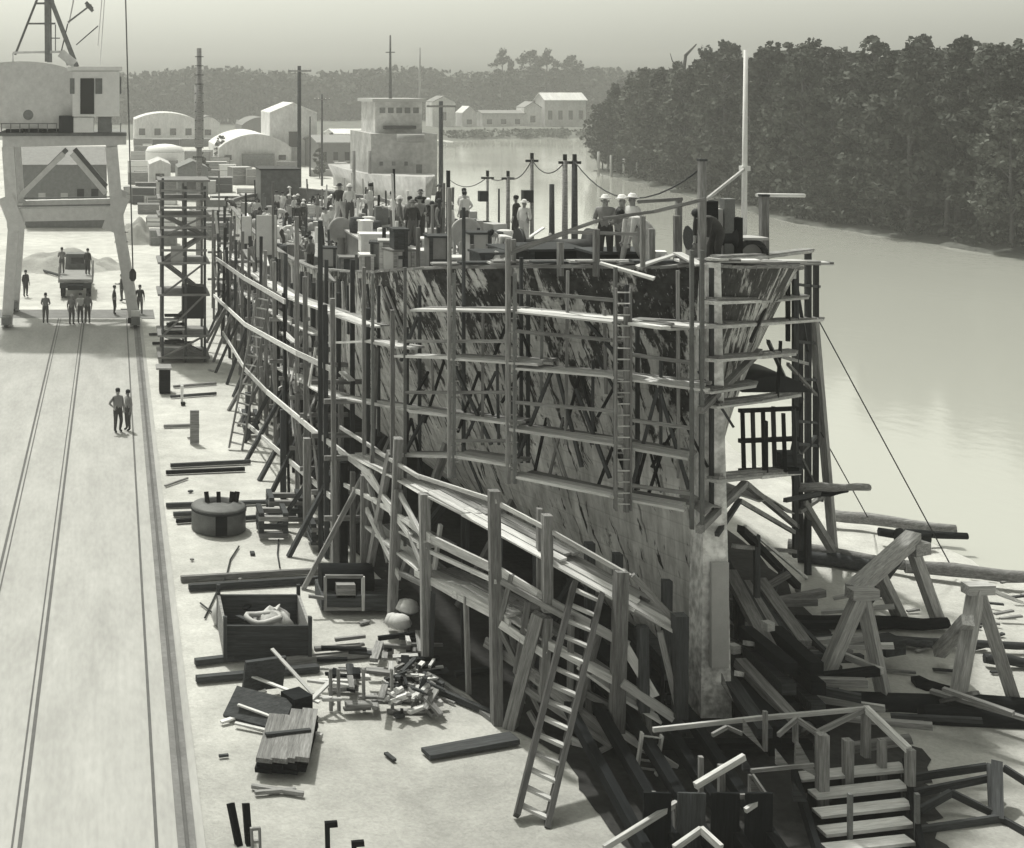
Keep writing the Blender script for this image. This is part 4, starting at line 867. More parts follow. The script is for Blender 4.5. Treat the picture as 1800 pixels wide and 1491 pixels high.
# ventilators, screens, boxes, deck houses
def cowl(lb, px, py, Y, r_):
    r = root('ventilator_cowl', lb, 'ventilator', D(px, Y)); c = W(px, py, Y)
    MB().tube([D(px, Y), c-Vector((0, -.1, r_*.6))], r_*.3, 12).build('neck', PM, r)
    MB().lathe(c, [(r_*.25, .75), (r_*.8, .5), (r_, .12), (r_, 0), (r_*.88, .0), (r_*.8, .1), (.02, .22)], 22, 'Y').build('bell', PG, r)
cowl('round-faced ventilator nearer the port side, left of the white box', 600, 405, 58, .55)
cowl('bigger round-faced ventilator in the middle of the deck', 820, 410, 46, .52)
for lb, x0, x1, yb, Y, hh in (('wide white canvas screen standing at the port rail', 451, 486, 452, 62, 1.9), ('narrow white screen beside the wide one at the port rail', 425, 442, 428, 68, 1.35)):
    r = root('canvas_screen', lb, 'screen', W((x0+x1)/2, yb, Y)); a, b = W(x0, yb, Y), W(x1, yb, Y)
    MB().box((a+b)/2+Vector((0, 0, hh/2)), (abs(b.x-a.x), .12, hh)).build('panel', SHW, r)
    for q in (a, b): bar('pole', Vector((q.x, q.y+.12, dz(Y))), q+Vector((0, .12, hh+.1)), .07, .07, WD, r)
dh = root('stern_house', 'dark grey box-like deck house at the stern', 'deck house', D(487, 94)); 
MB().box(D(487, 94)+Vector((0, 0, 1.35)), (2.6, 3.2, 2.7)).build('wall', STM, dh); MB().box(D(487, 94)+Vector((0, 0, 2.75)), (2.8, 3.4, .1)).build('roof', STK, dh)
dh = root('low_deck_house', 'low pale deck house amidships with men standing on its top', 'deck house', D(660, 55))
c = Vector((12.6, 54, dz(54))); MB().box(c+Vector((0, 0, .9)), (5.4, 9, 1.8)).build('wall', PM, dh); MB().box(c+Vector((0, 0, 1.84)), (5.6, 9.2, .08)).build('roof', PG, dh)
for i in range(5): MB().box(c+Vector((-2+i*1.0, -4.52, 1.1)), (.4, .06, .4)).build('window', GLASS, dh)
ZR = c.z+1.9
items = [('wide white chest on the low deck house', 660, 50, 1.15, .7, .62, PW, 1), ('dark crate stack behind the white chest', 640, 72, 1.6, .8, 1.5, WK, 0), ('tall dark crate right of the dark stack', 668, 70, .8, .6, 1.5, WD, 0), ('pale bin left of the white chest', 575, 60, .6, .6, .8, PG, 0),
         ('grey locker by the port rail, aft', 520, 66, .8, .9, .9, PM, 0), ('pale cream barrel-size box near the cowl', 642, 55, .45, .45, .6, PW, 1), ('square pale crate below the middle ventilator', 850, 44, .6, .7, 1.0, PG, 0), ('dark crate under the fire-red-less toolbox row', 700, 63, .6, .6, .7, WD, 0),
         ('long low pale chest across the deck amidships', 745, 60, 1.8, .5, .4, WL, 0), ('grey machine box behind the middle ventilator', 808, 62, 1.3, 1.3, 2.2, PM, 0), ('small white box on the river-side rail at the bow', 1385, 37, .35, .35, .35, PW, 0), ('white tin box left of the tarred bow post', 1158, 33.5, .25, .25, .55, PW, 0)]
for lb, px, Y, a, b, h_, m, on in items:
    lb = lb.replace('dark crate under the fire-red-less toolbox row', 'small dark crate in the middle of the deck clutter')
    p = D(px, Y); p.z = ZR if on else p.z
    boxthing('crate', lb, 'box', p, (a, b, h_), m, random.uniform(-.3, .3), WM if m != PW else PW)
g = 'timbers and gear strewn over the deck'
rr = random.Random(5)
for i in range(400):
    Y = rr.choice((rr.uniform(42, 62), rr.uniform(56, 96))); x = CX+rr.uniform(-5.0, 5.0)
    if abs(x-12.6) < 2.9 and 49.3 < Y < 58.7: z = ZR
    else: z = dz(Y)+.05
    k = rr.random(); m = rr.choice((WL, WM, WD, WD, WK, PG, STM, PW)); mb = MB(); h_ = rr.uniform(.2, 1.0 if Y > 50 else .8)
    if k < .3: mb.box((x, Y, z+h_/2), (rr.uniform(.2, .7), rr.uniform(.3, .8), h_), rr.uniform(-.4, .4)); nm, lb = 'deck_box', 'box of gear standing among the clutter on the ship deck'
    elif k < .55: a = rr.uniform(-.3, .3)+(1.5 if rr.random() < .3 else 0); L = rr.uniform(.8, 3.0); mb.bar((x, Y, z+.1), (x+L*math.cos(a)*.6, Y+L*math.sin(a), z+rr.uniform(.1, .7)), .2, .06); nm, lb = 'loose_plank', 'loose plank lying among the clutter on the ship deck'
    elif k < .8: mb.bar((x, Y, z-.05), (x+rr.uniform(-.1, .1), Y, z+rr.uniform(1.0, 2.6)), .09, .09); nm, lb = 'stanchion', 'thin upright post rising from the clutter on the ship deck'
    else: r_ = rr.uniform(.15, .35); mb.lathe((x, Y, z), [(r_, 0), (r_*1.08, r_), (r_, r_*2), (r_*.6, r_*2.1)], 10); nm, lb = 'drum', 'round drum standing among the clutter on the ship deck'
    single(nm, mb, m, lb, nm.replace('_', ' '), g+' ('+nm.replace('_', ' ')+'s)')
# tall thin poles rising above the port rail
for i, (px, Y, t0) in enumerate(((385, 92, 300), (432, 72, 340), (480, 60, 320), (560, 46, 480), (735, 40, 400), (788, 42, 300), (760, 48, 360), (520, 53, 455), (830, 39, 430), (675, 44, 400))):
    z1 = W(px, t0, Y); single('pole', MB().bar(Vector((z1.x, Y, dz(Y))), z1, .1, .1), (WM, WD)[i % 2], 'thin upright pole standing inside the port rail of the ship', 'pole', 'poles inside the port rail')

# ------------------------------------------------------------------ stair tower between dock and ship
tw = root('stair_tower', 'timber stair tower with small floors between crane and ship', 'stair tower', G(322, 640))
Yt = 69.0; xl, xr = W(286, 500, Yt).x, W(360, 500, Yt).x
for x in (xl, (xl+xr)/2+.1, xr):
    for y in (Yt, Yt+2.4): bar('post', (x, y, 0), (x, y, 9.3 if x == xl else 8.9), .12, .12, WM if y > Yt else WD, tw)
for y in (318, 350, 380, 416, 462, 518, 590, 628):
    z = W(300, y, Yt).z; MB().box(((xl+xr)/2, Yt+1.2, z), (xr-xl+.5, 2.8, .1)).build('floor', WM, tw)
for y in (335, 365, 400, 440): z = W(300, y, Yt).z; bar('guard_rail', (xl-.1, Yt-.08, z), (xr+.1, Yt-.08, z), .05, .12, WM, tw)
for k, (y0, y1) in enumerate(((628, 590), (590, 518), (518, 462), (462, 416), (416, 380))):
    z0, z1 = W(0, y0, Yt).z, W(0, y1, Yt).z; xa, xb = (xl, xr) if k % 2 else (xr, xl)
    for yy in (.4, 1.0): bar('stair_stringer', (xa, Yt+yy, z0), (xb, Yt+yy, z1), .07, .2, WM, tw)
    for j in range(6): t = (j+.5)/6; MB().box((xa+(xb-xa)*t, Yt+.7, z0+(z1-z0)*t), (.25, .6, .05)).build('tread', WL, tw)
    bar('brace', (xl, Yt-.05, z0), (xr, Yt-.05, z1), .05, .1, WM, tw)
MB().box(((xl+xr)/2+.5, Yt+.6, 3.0), (1.1, 1.2, 1.6)).build('cabin', STK, tw); MB().box(((xl+xr)/2-.35, Yt-.05, 5.4), (.6, .05, 1.0)).build('pale_panel', PG, tw)
for i in range(8): MB().box((xl+.5+.1*(i % 3), Yt+.2, .8+.22*i), (1.0, .5, .08)).build('stacked_board', (WL, WK)[i % 2], tw)

# ------------------------------------------------------------------ gantry crane
YC = 79.0; PGC = mat('crane_grey_paint', .6, rough=.6, var=.15, objvar=.05, bump=.05)
cn = root('gantry_crane', 'tall pale travelling gantry crane with rounded house and lattice mast straddling the dock', 'crane', (W(120, 570, YC).x, YC+2, 0))
def CW(px, py, dy=0.0): v = W(px, py, YC); v.y += dy; return v
for dy in (0, 5.5):
    for tp, kn, ft in (((14, 258), (24, 400), (12, 572)), ((196, 258), (208, 400), (238, 572))):
        bar('leg', CW(*tp, dy), CW(*kn, dy), .7, .6, PGC, cn, side=(1, 0, 0)); bar('leg', CW(*kn, dy), CW(*ft, dy), .62, .55, PGC, cn, side=(1, 0, 0))
        bar('knee_plate', CW(kn[0]-(14 if kn[0] < 100 else -6), kn[1]-55, dy-.3), CW(kn[0]+(10 if kn[0] < 100 else -16), kn[1]+5, dy-.3), .9, .1, PGC, cn, side=(1, 0, 0))
    bar('cross_beam', CW(20, 378, dy), CW(205, 374, dy), .5, .75, PGC, cn)
    bar('cross_beam', CW(5, 249, dy), CW(222, 245, dy), .5, .62, PGC, cn)
    for a, b in (((112, 270), (36, 345)), ((126, 270), (186, 340))): bar('diagonal', CW(*a, dy), CW(*b, dy), .28, .3, PGC if dy == 0 else STM, cn)
    bar('top_flange', CW(16, 362, dy-.28), CW(205, 359, dy-.28), .12, .08, STM, cn)
for px, py in ((14, 250), (205, 247), (24, 378), (205, 375)): bar('side_beam', CW(px, py, 0), CW(px, py, 5.5), .4, .5, PGC, cn)
for px in (12, 238):
    for dy in (0, 5.5):
        p = CW(px, 572, dy); bg_ = MB().box(Vector((p.x, p.y, .5)), (.5, 1.7, .45)).build('wheel_truck', STM, cn)
        for e in (-.5, .5): MB().lathe(Vector((p.x-.12, p.y+e, .32)), [(.24, 0), (.24, .22)], 12, 'X').build('wheel', STK, bg_)
MB().box(CW(238, 552, -.5), (.5, .3, .55)).build('sign_plate', PW, cn)
MB().box(CW(235, 562, -.32), (.7, .2, .3)).build('buffer', STK, cn)
plat = CW(110, 236, 2.7); MB().box(plat, (7.4, 6.4, .18)).build('platform', STM, cn)
MB().lathe(CW(95, 232, 2.7), [(2.1, 0), (2.1, .35)], 28).build('turntable_ring', STK, cn)
for px in (25, 60, 150): MB().box(CW(px, 232, -.2), (.9, .5, .35)).build('gear_box', WK, cn)
for k in range(9):                                  # stair ladder inside the near right leg
    q0 = CW(212, 410+k*17, .5); bar('rung', q0, q0+Vector((.45, 0, 0)), .05, .05, STM, cn)
for k in range(14): bar('platform_rail_post', CW(4+k*16, 232, -.5), CW(4+k*16, 216, -.5), .05, .05, STM, cn)
bar('platform_rail', CW(2, 217, -.5), CW(100, 217, -.5), .05, .05, STM, cn)
# house with arched roof
ho = MB(); prof = []
x0, x1 = CW(-55, 0).x, CW(128, 0).x; z0 = CW(0, 226).z; zs = CW(0, 126).z; zc = CW(0, 108).z
for i in range(15):
    t = i/14; prof.append((x0+(x1-x0)*t, zs+(zc-zs)*math.sin(math.pi*t)**.6 if 0 < t < 1 else zs))
sec = [(x0, z0)]+prof+[(x1, z0)]
for i in range(len(sec)):
    a, b = sec[i], sec[(i+1) % len(sec)]; ho.quad((a[0], YC-.2, a[1]), (b[0], YC-.2, b[1]), (b[0], YC+5.8, b[1]), (a[0], YC+5.8, a[1]))
ho.poly([(a, YC-.2, b) for a, b in sec][::-1]); ho.poly([(a, YC+5.8, b) for a, b in sec]); house = ho.build('house', PGC, cn)
MB().lathe(CW(50, 202, -.22), [(.3, 0), (.3, .04)], 16, 'Y').build('vent_cover', STM, house)
cb_ = root('operator_cab', 'x', 'x', (0, 0, 0)); bpy.data.objects.remove(cb_)
cab = MB(); bx = lambda a, b, c_, d, y0, y1: cab.hexa([(CW(a, 0).x, YC+y0, CW(0, d).z), (CW(c_, 0).x, YC+y0, CW(0, d).z), (CW(c_, 0).x, YC+y1, CW(0, d).z), (CW(a, 0).x, YC+y1, CW(0, d).z), (CW(a, 0).x, YC+y0, CW(0, b).z), (CW(c_, 0).x, YC+y0, CW(0, b).z), (CW(c_, 0).x, YC+y1, CW(0, b).z), (CW(a, 0).x, YC+y1, CW(0, b).z)])
bx(128.5, 126, 210, 204, -1.2, 1.6); cabo = cab.build('operator_cab', PW, cn)
cab = MB(); bx(120, 118, 215, 125, -1.4, 1.8); cab.build('roof', PW, cabo)
cab = MB(); bx(142, 138, 166, 200, -1.24, -1.15); cab.build('door_opening', GLASS, cabo)
cab = MB(); bx(168, 138, 180, 165, -1.23, -1.15); cab.build('window', STM, cabo); cab = MB(); bx(124, 138, 132, 165, -1.23, -1.15); cab.build('window', STM, cabo)
cab = MB(); bx(203, 135, 213, 165, -1.0, -.6); cab.build('side_box', STM, cabo)
cab = MB(); bx(130, 206, 165, 232, -1.1, .5); cab.build('step_box', PW, cn); cab = MB(); bx(172, 206, 196, 232, -1.0, .5); cab.build('motor_box', STM, cn); cab = MB(); bx(105, 203, 130, 232, -1.15, -.3); cab.build('motor_box', STK, cn)
for a, b, w_, m in (((24, 96), (62, 0), .12, STM), ((62, 0), (85, -60), .12, STM), ((82, 108), (80, -60), .3, STM), ((133, 116), (88, 0), .22, STM), ((88, 0), (75, -60), .2, STM), ((44, 40), (96, 40), .1, STM), ((20, 92), (112, 90), .14, PGC), ((20, 92), (20, 112), .1, PGC), ((112, 90), (118, 115), .14, PGC),
                    ((88, 66), (104, 66), .06, STM), ((96, 42), (96, 92), .06, STM), ((105, 92), (130, 112), .5, PGC), ((118, 38), (160, 6), .1, STM), ((133, 78), (172, 44), .07, STM), ((120, 40), (128, 0), .08, PGC), ((128, 0), (130, -50), .08, PGC), ((150, 2), (162, 14), .2, STM), ((60, 4), (92, 4), .12, STM), ((118, 40), (106, 92), .07, STM)):
    bar('mast_member', CW(*a, 1.2), CW(*b, 1.2), w_, w_, m, cn)
    if w_ > .15: bar('mast_member', CW(*a, 3.6), CW(*b, 3.6), w_, w_, m, cn)
for a, b in (((186, -40), (176, 112)), ((182, -40), (172, 80))): MB().tube([CW(*a, .6), CW(*b, .6)], .025, 5).build('stay_cable', PGC, cn)
MB().tube([CW(219, -50, -1), CW(233, 470, -1)], .045, 5).build('hoist_rope', STM, cn)
MB().lathe(CW(233, 490, -1), [(.1, 0), (.2, .15), (.2, .5), (.08, .7)], 10).build('hook_block', STK, cn)

# ------------------------------------------------------------------ people
BONES = ['pelvis', 'spine', 'chest', 'neck', 'head1', 'head2']
def figure(kind):
    P_ = {'pelvis': (0, 0, .96, .135), 'spine': (0, .01, 1.14, .125), 'chest': (0, 0, 1.34, .15), 'neck': (0, 0, 1.49, .055), 'head1': (0, -.015, 1.58, .078), 'head2': (0, -.005, 1.69, .082)}
    for s, sx in (('l', -1), ('r', 1)):
        P_.update({'hip'+s: (sx*.095, 0, .88, .1), 'knee'+s: (sx*.11, -.02, .49, .065), 'ank'+s: (sx*.115, .02, .09, .045), 'toe'+s: (sx*.125, -.13, .045, .042),
                   'sho'+s: (sx*.185, 0, 1.42, .066), 'elb'+s: (sx*.25, .03, 1.15, .046), 'wri'+s: (sx*.26, -.05, .91, .033), 'han'+s: (sx*.262, -.07, .83, .034)})
    def sh(names, d):
        for n in names: a = P_[n]; P_[n] = (a[0]+d[0], a[1]+d[1], a[2]+d[2], a[3])
    if kind == 'walk': sh(['kneel', 'ankl', 'toel'], (0, -.12, .02)); sh(['ankl', 'toel'], (0, -.13, 0)); sh(['ankr', 'toer'], (0, .24, .03)); sh(['kneer'], (0, .04, 0)); sh(['wrir', 'hanr'], (0, -.12, .05)); sh(['wril', 'hanl'], (0, .12, .02))
    if kind == 'arms': sh(['wril', 'hanl'], (.1, -.22, .2)); sh(['wrir', 'hanr'], (-.1, -.24, .22)); sh(['hanl', 'hanr'], (0, -.05, .1)); sh(['elbl', 'elbr'], (0, -.06, 0))
    if kind == 'hip': sh(['elbl'], (-.1, .05, .02)); sh(['wril', 'hanl'], (.06, .02, .12)); sh(['hanl'], (.06, 0, .03)); sh(['kneer'], (.02, -.05, 0))
    if kind == 'bend':
        for n in ['spine', 'chest', 'neck', 'head1', 'head2', 'shol', 'shor', 'elbl', 'elbr', 'wril', 'wrir', 'hanl', 'hanr']:
            a = P_[n]; th = math.radians(62) if n != 'spine' else math.radians(35); z, y = a[2]-.96, a[1]
            P_[n] = (a[0], y*math.cos(th)-z*math.sin(th), .96+z*math.cos(th)+y*math.sin(th)*-0, a[3])
        for s in 'lr':
            a = P_['sho'+s]; P_['elb'+s] = (a[0], a[1]-.05, a[2]-.28, .046); P_['wri'+s] = (a[0]*.8, a[1]-.1, a[2]-.52, .033); P_['han'+s] = (a[0]*.8, a[1]-.12, a[2]-.6, .034)
        sh(['pelvis', 'hipl', 'hipr'], (0, .12, -.03)); sh(['kneel', 'kneer'], (0, -.02, -.02))
    keys = list(P_); E = [('pelvis', 'spine'), ('spine', 'chest'), ('chest', 'neck'), ('neck', 'head1'), ('head1', 'head2')]
    for s in 'lr': E += [('pelvis', 'hip'+s), ('hip'+s, 'knee'+s), ('knee'+s, 'ank'+s), ('ank'+s, 'toe'+s), ('chest', 'sho'+s), ('sho'+s, 'elb'+s), ('elb'+s, 'wri'+s), ('wri'+s, 'han'+s)]
    bm = bmesh.new(); lay = bm.verts.layers.skin.verify(); V = {}
    for k in keys: v = bm.verts.new(P_[k][:3]); v[lay].radius = (P_[k][3]*(1.22 if k[:3] in ('hip', 'kne', 'ank', 'elb', 'spi') else 1.1 if k[:3] in ('sho', 'che', 'pel') else 1.0),)*2; v[lay].use_root = (k == 'pelvis'); V[k] = v
    for a, b in E: bm.edges.new((V[a], V[b]))
    me = bpy.data.meshes.new('t'); bm.to_mesh(me); bm.free(); o = bpy.data.objects.new('t', me); C.objects.link(o)
    o.modifiers.new('s', 'SKIN'); q = o.modifiers.new('u', 'SUBSURF'); q.levels = 1; q.render_levels = 1
    dg = bpy.context.evaluated_depsgraph_get(); dg.update(); out = bpy.data.meshes.new_from_object(o.evaluated_get(dg)); bpy.data.objects.remove(o)
    mb = MB(); mb.v = [v.co.copy() for v in out.vertices]; mb.f = [tuple(p.vertices) for p in out.polygons]; mb.sm = [True]*len(mb.f)
    h2 = Vector(P_['head2'][:3]); h1 = Vector(P_['head1'][:3]); up_ = (h2-h1).normalized(); fwd = Vector((0, -1, 0)); fwd = (fwd-up_*fwd.dot(up_)).normalized(); mid = h1.lerp(h2, .45)
    mb.bar(mid+fwd*.07, mid+fwd*.105-up_*.02, .025, .04); mb.bar(mid-up_*.05+fwd*.07, mid-up_*.05+fwd*.088, .05, .012)
    for e in (-1, 1): mb.bar(mid+Vector((e*.078, 0, 0)), mid+Vector((e*.098, .01, 0)), .03, .05)
    for s in 'lr':
        w_, h_ = Vector(P_['wri'+s][:3]), Vector(P_['han'+s][:3]); d = (h_-w_).normalized(); sd = Vector((0, 1, 0)); sd = (sd-d*sd.dot(d)).normalized()
        for k, L in enumerate((.07, .085, .08, .06)):
            a = h_+d*.015+sd*(-.03+.02*k); b = a+d*L*.6; inn_ = Vector((-1 if a.x > 0 else 1, 0, 0))*.012; mb.tube([a, b, b+d*L*.4+inn_], [.01, .009, .007], 5)
        a = h_-d*.02-sd*.03; mb.tube([a, a+d*.03-sd*.03, a+d*.06-sd*.035], [.011, .01, .008], 5)
    reg = []
    for f in mb.f:
        c = sum((mb.v[i] for i in f), Vector())/len(f); k = min(keys, key=lambda n: (Vector(P_[n][:3])-c).length-P_[n][3])
        reg.append(0 if k[:3] in ('hea', 'nec', 'wri', 'han') else 1 if k[:3] in ('spi', 'che', 'sho', 'elb') else 3 if k[:3] in ('ank', 'toe') and c.z < .12 else 2)
    return mb, reg, mid, up_, fwd
FIG = {k: figure(k) for k in ('stand', 'walk', 'arms', 'hip', 'bend')}
def person(label, p, kind='stand', face=0.0, shirt=SHG, trous=TRG, hat=None, sc=1.0, group=None):
    mb, reg, mid, up_, fwd = FIG[kind]
    key = (kind, shirt.name, trous.name)
    me = PMESH.get(key)
    if me is None:
        me = bpy.data.meshes.new('person'); me.from_pydata([tuple(v) for v in mb.v], [], mb.f)
        for m in (SKIN, shirt, trous, STK): me.materials.append(m)
        me.polygons.foreach_set('material_index', reg); me.polygons.foreach_set('use_smooth', [True]*len(mb.f)); me.update(); PMESH[key] = me
    o = bpy.data.objects.new('person', me); C.objects.link(o); o.location = p; o.rotation_euler = (0, 0, face); o.scale = (sc,)*3
    tag(o, label, 'person', group)
    h = MB(); c = mid+up_*.07; sdv = up_.cross(fwd)
    def ring(r_, dz_): return [c+up_*dz_+sdv*math.cos(t*math.pi/6)*r_+fwd*math.sin(t*math.pi/6)*r_*1.1 for t in range(12)]
    rings = [ring(.15 if hat else .088, -.012 if hat else -.05), ring(.155 if hat else .095, 0), ring(.098, .012), ring(.09, .06), ring(.05, .095)]
    for R in rings: h.v += R
    for i in range(4):
        for j in range(12): h.f.append((i*12+j, i*12+(j+1) % 12, (i+1)*12+(j+1) % 12, (i+1)*12+j)); h.sm.append(True)
    h.f.append(tuple(range(48, 60))); h.sm.append(True); h.f.append(tuple(range(12))[::-1]); h.sm.append(False)
    ho_ = h.build('hat' if hat else 'hair', hat or STK, o, local=True)
    return o
PMESH = {}
R = math.radians
person('left one of two men talking on the empty dock, dark clothes', G(207, 760), 'hip', R(30), SHG, DARKC, sc=1.0)
person('right one of two men talking on the empty dock, pale shirt', G(225, 757), 'stand', R(-60), mat('light_shirt', .33), TRG, sc=.93)
person('man walking alone near the left leg of the crane', G(80, 568), 'arms', R(10), SHG, TRG)
person('broad man under the crane, left of the man in white', G(126, 571), 'stand', R(160), SHG, TRG, hat=PG)
person('man in white shirt between two others under the crane', G(141, 568), 'stand', R(20), SHW, TRG)
person('grey-clad man right of the man in white under the crane', G(154, 569), 'stand', R(200), SHG, TRG)
person('man in dark jacket beside the right crane leg', G(201, 553), 'hip', R(90), DARKC, DARKC)
person('dark figure half hidden behind the foot of the right crane leg', G(246, 552), 'stand', R(0), DARKC, TRG)
person('man in dark clothes by the left crane leg', G(45, 522), 'stand', R(40), DARKC, DARKC)
person('second dark figure leaning by the right crane leg', G(214, 530), 'arms', R(-80), DARKC, DARKC)
# foredeck group
person('worker in pale hat farthest left of the foredeck group', D(1064, 33.4, .2), 'arms', R(-30), SHG, DARKC, hat=PW)
person('worker in dark shirt and white hat at the foredeck rail', D(1093, 33.4, .2), 'hip', R(30), SHG, TRG, hat=PW)
person('white-shirted worker with white hat stepping along the foredeck', D(1112, 33.0, .2), 'walk', R(-70), SHW, CANV, hat=PW)
person('worker all in white bending over the foredeck', D(1135, 32.6, .2), 'bend', R(-80), SHW, CANV)
person('worker in dark clothes bent beside the windlass', D(1256, 32.0, .2), 'bend', R(-60), DARKC, DARKC)
person('man in dark jacket standing with his back turned on the low deck house', Vector((W(725, 0, 51).x, 51, ZR+.04)), 'stand', R(180), DARKC, TRG, hat=SHG)
rr = random.Random(8)
for lb, px, Y, kd, sh_, tr_, ht, on in (('worker in white bending at the left edge of the foredeck clutter', 905, 38.5, 'bend', SHW, CANV, None, 0), ('worker in white standing at the port rail amidships', 470, 74, 'stand', SHW, SHW, PW, 0),
    ('white-clad worker with arms forward near the port rail', 523, 64, 'arms', SHW, TRG, PW, 0), ('worker in dark vest by the wire poles', 900, 58, 'arms', DARKC, DARKC, None, 0), ('worker in a black cap at the stern port rail', 410, 88, 'bend', DARKC, DARKC, STK, 0),
    ('worker with a pale hat behind the middle ventilator', 813, 58, 'stand', DARKC, TRG, PW, 0), ('grey-shirted worker behind the white chest', 640, 62, 'hip', SHG, TRG, PW, 0), ('worker in pale shirt right of the white chest', 690, 55, 'arms', SHW, TRG, None, 1),
    ('dark-clad worker beside the black pipe on the river side', 868, 56, 'stand', DARKC, DARKC, None, 0), ('worker crouched over planks right of the man in the dark jacket', 762, 56, 'bend', SHW, TRG, None, 0), ('worker in white far aft in midship crowd', 582, 80, 'walk', SHW, CANV, PW, 0), ('worker in grey far aft beside the dark crate stack', 615, 84, 'stand', SHG, TRG, None, 0)):
    p = D(px, Y); p.z = ZR+.04 if on else p.z+.05; person(lb, p, kd, rr.uniform(-3, 3), sh_, tr_, ht)

rr = random.Random(31)
for i in range(62):
    px = rr.uniform(395, 925); Y = rr.uniform(44, 92); p = D(px, Y)
    if abs(p.x-CX) > 4.9: p.x = CX+rr.uniform(-4.7, 4.7)
    if abs(p.x-12.6) < 2.9 and 49.2 < Y < 58.9: p.z = ZR+.04
    person('worker busy in the crowd on the open deck between bow and stern', p+Vector((0, 0, .05)), rr.choice(('stand', 'arms', 'bend', 'walk', 'hip')), rr.uniform(-3, 3), rr.choice((SHW, SHG, DARKC, SHW)), rr.choice((TRG, DARKC, CANV)), rr.choice((PW, None, STK)), group='workers crowding the deck')
for i, (px, Y, hh, m) in enumerate(((620, 41, 1.5, WM), (655, 40, 1.1, PG), (700, 40, 1.7, WD), (730, 41, 1.2, WL), (768, 40, 1.5, PM), (800, 41, 1.0, WM), (840, 40, 1.6, PG), (880, 41, 1.2, WD), (580, 45, 1.4, PM), (545, 48, 1.3, WD), (520, 53, 1.6, PG), (755, 44, 1.9, WD), (675, 45, 1.8, STM))):
    gp = D(px, Y); gp.x = max(gp.x, CX-hb(Y, dz(Y))+.7)
    boxthing('gear_crate', 'upright crate of gear in the row just inside the port rail', 'crate', gp, (rr.uniform(.4, .9), .6, hh), m, rr.uniform(-.3, .3), rr.choice((WM, WL, WD)), 'upright crates inside the port rail')
# ------------------------------------------------------------------ truck and yard behind the crane
tk = root('flatbed_truck', 'flatbed truck seen from behind, waiting beyond the crane', 'truck', G(133, 525)); c = Vector(G(133, 525))
MB().box(c+Vector((0, 2.4, 1.15)), (2.3, 4.8, .22)).build('bed', WM, tk); MB().box(c+Vector((0, .02, .85)), (2.1, .1, .35)).build('tail_board', WD, tk)
MB().box(c+Vector((0, 2.5, .8)), (1.0, 6.4, .3)).build('chassis', WK, tk)
cabm = MB(); cabm.hexa([c+Vector(v) for v in ((-.9, 5.0, .9), (.9, 5.0, .9), (.9, 6.4, .9), (-.9, 6.4, .9), (-.8, 5.1, 2.3), (.8, 5.1, 2.3), (.8, 6.2, 2.3), (-.8, 6.2, 2.3))]); cb2 = cabm.build('cab', STM, tk)
MB().box(c+Vector((0, 5.02, 1.85)), (.9, .06, .4)).build('rear_window', GLASS, cb2); MB().box(c+Vector((0, 7.0, 1.2)), (1.3, 1.3, .8)).build('bonnet', STM, tk)
for x in (-.85, .85):
    for y in (.9, 6.8): w__ = MB().lathe(c+Vector((x-.15, y, .45)), [(.45, 0), (.45, .3)], 16, 'X').build('wheel', WK, tk); MB().lathe(c+Vector((x-.17, y, .45)), [(.2, 0), (.2, .34)], 10, 'X').build('rim', STM, w__)
for x in (-1.1, 1.1):
    for y in (.1, 1.6, 3.2): bar('stake', c+Vector((x, y, 1.2)), c+Vector((x, y, 2.1)), .08, .08, WM, tk)
person('man standing on the right of the truck bed', c+Vector((.75, 2.0, 1.27)), 'stand', R(150), DARKC, DARKC)
person('man standing on the left of the truck bed', c+Vector((-1.0, 2.6, 1.27)), 'arms', R(190), SHG, TRG)
def mound(name, lb, px, py, wd, dp, hh, m, cat):
    c = Vector(G(px, py)); mb = MB(); n = 18
    for j in range(n+1):
        for i in range(n+1):
            u, v = i/n*2-1, j/n*2-1; r_ = min(1, math.hypot(u, v)); z = hh*(max(0, 1-r_**1.5))*(.75+.25*math.sin(u*5+v*3)*math.cos(v*6-u*2))-.05
            mb.v.append(c+Vector((u*wd/2+random.uniform(-.05, .05)*wd/8, v*dp/2, z+random.uniform(0, .06)*hh*(r_ < .95))))
    for j in range(n):
        for i in range(n): k = j*(n+1)+i; mb.f.append((k, k+1, k+n+2, k+n+1)); mb.sm.append(True)
    return single(name, mb, m, lb, cat)
mound('sand_heap', 'big pale heap of sand seen between the crane legs', 108, 470, 8.5, 7, 1.7, SAND, 'sand heap')
mound('sand_heap', 'lower pale heap right of the truck, beyond the crane leg', 180, 470, 4, 4, .9, SAND, 'sand heap')
mound('sand_heap', 'pale heap behind the stair tower', 240, 425, 4, 5, 2.5, SAND, 'sand heap')
log('long dark pole propped across the foot of the big sand heap', G(45, 470)+U, G(120, 492)+U, .12, WD)
dk_ = root('dark_shed', 'long dark open shed behind the crane beams', 'shed', G(113, 400)); c = Vector(G(113, 400))
MB().box(c+Vector((0, 4, 3.1)), (8.3, 8, 6.2)).build('wall', STM, dk_); MB().hexa([c+Vector(v) for v in ((-4.6, -.4, 6.2), (4.6, -.4, 6.2), (4.6, 8.4, 6.2), (-4.6, 8.4, 6.2), (-4.6, 3.6, 7.8), (4.6, 3.6, 7.8), (4.6, 4.4, 7.8), (-4.6, 4.4, 7.8))]).build('roof', ROOFG, dk_)
for x in (-2.2, 0, 1.6, 3.0): MB().box(c+Vector((x, -.03, 2.5+.4*(x > 1))), (.7, .08, 1.8)).build('opening', (PG, WK)[int(x > 0)], dk_)
BW = mat('weathered_white_wall', .6, var=.3, scale=.35, fine=2.5, stretch=(1, 1, .5), objvar=.12, bump=0)
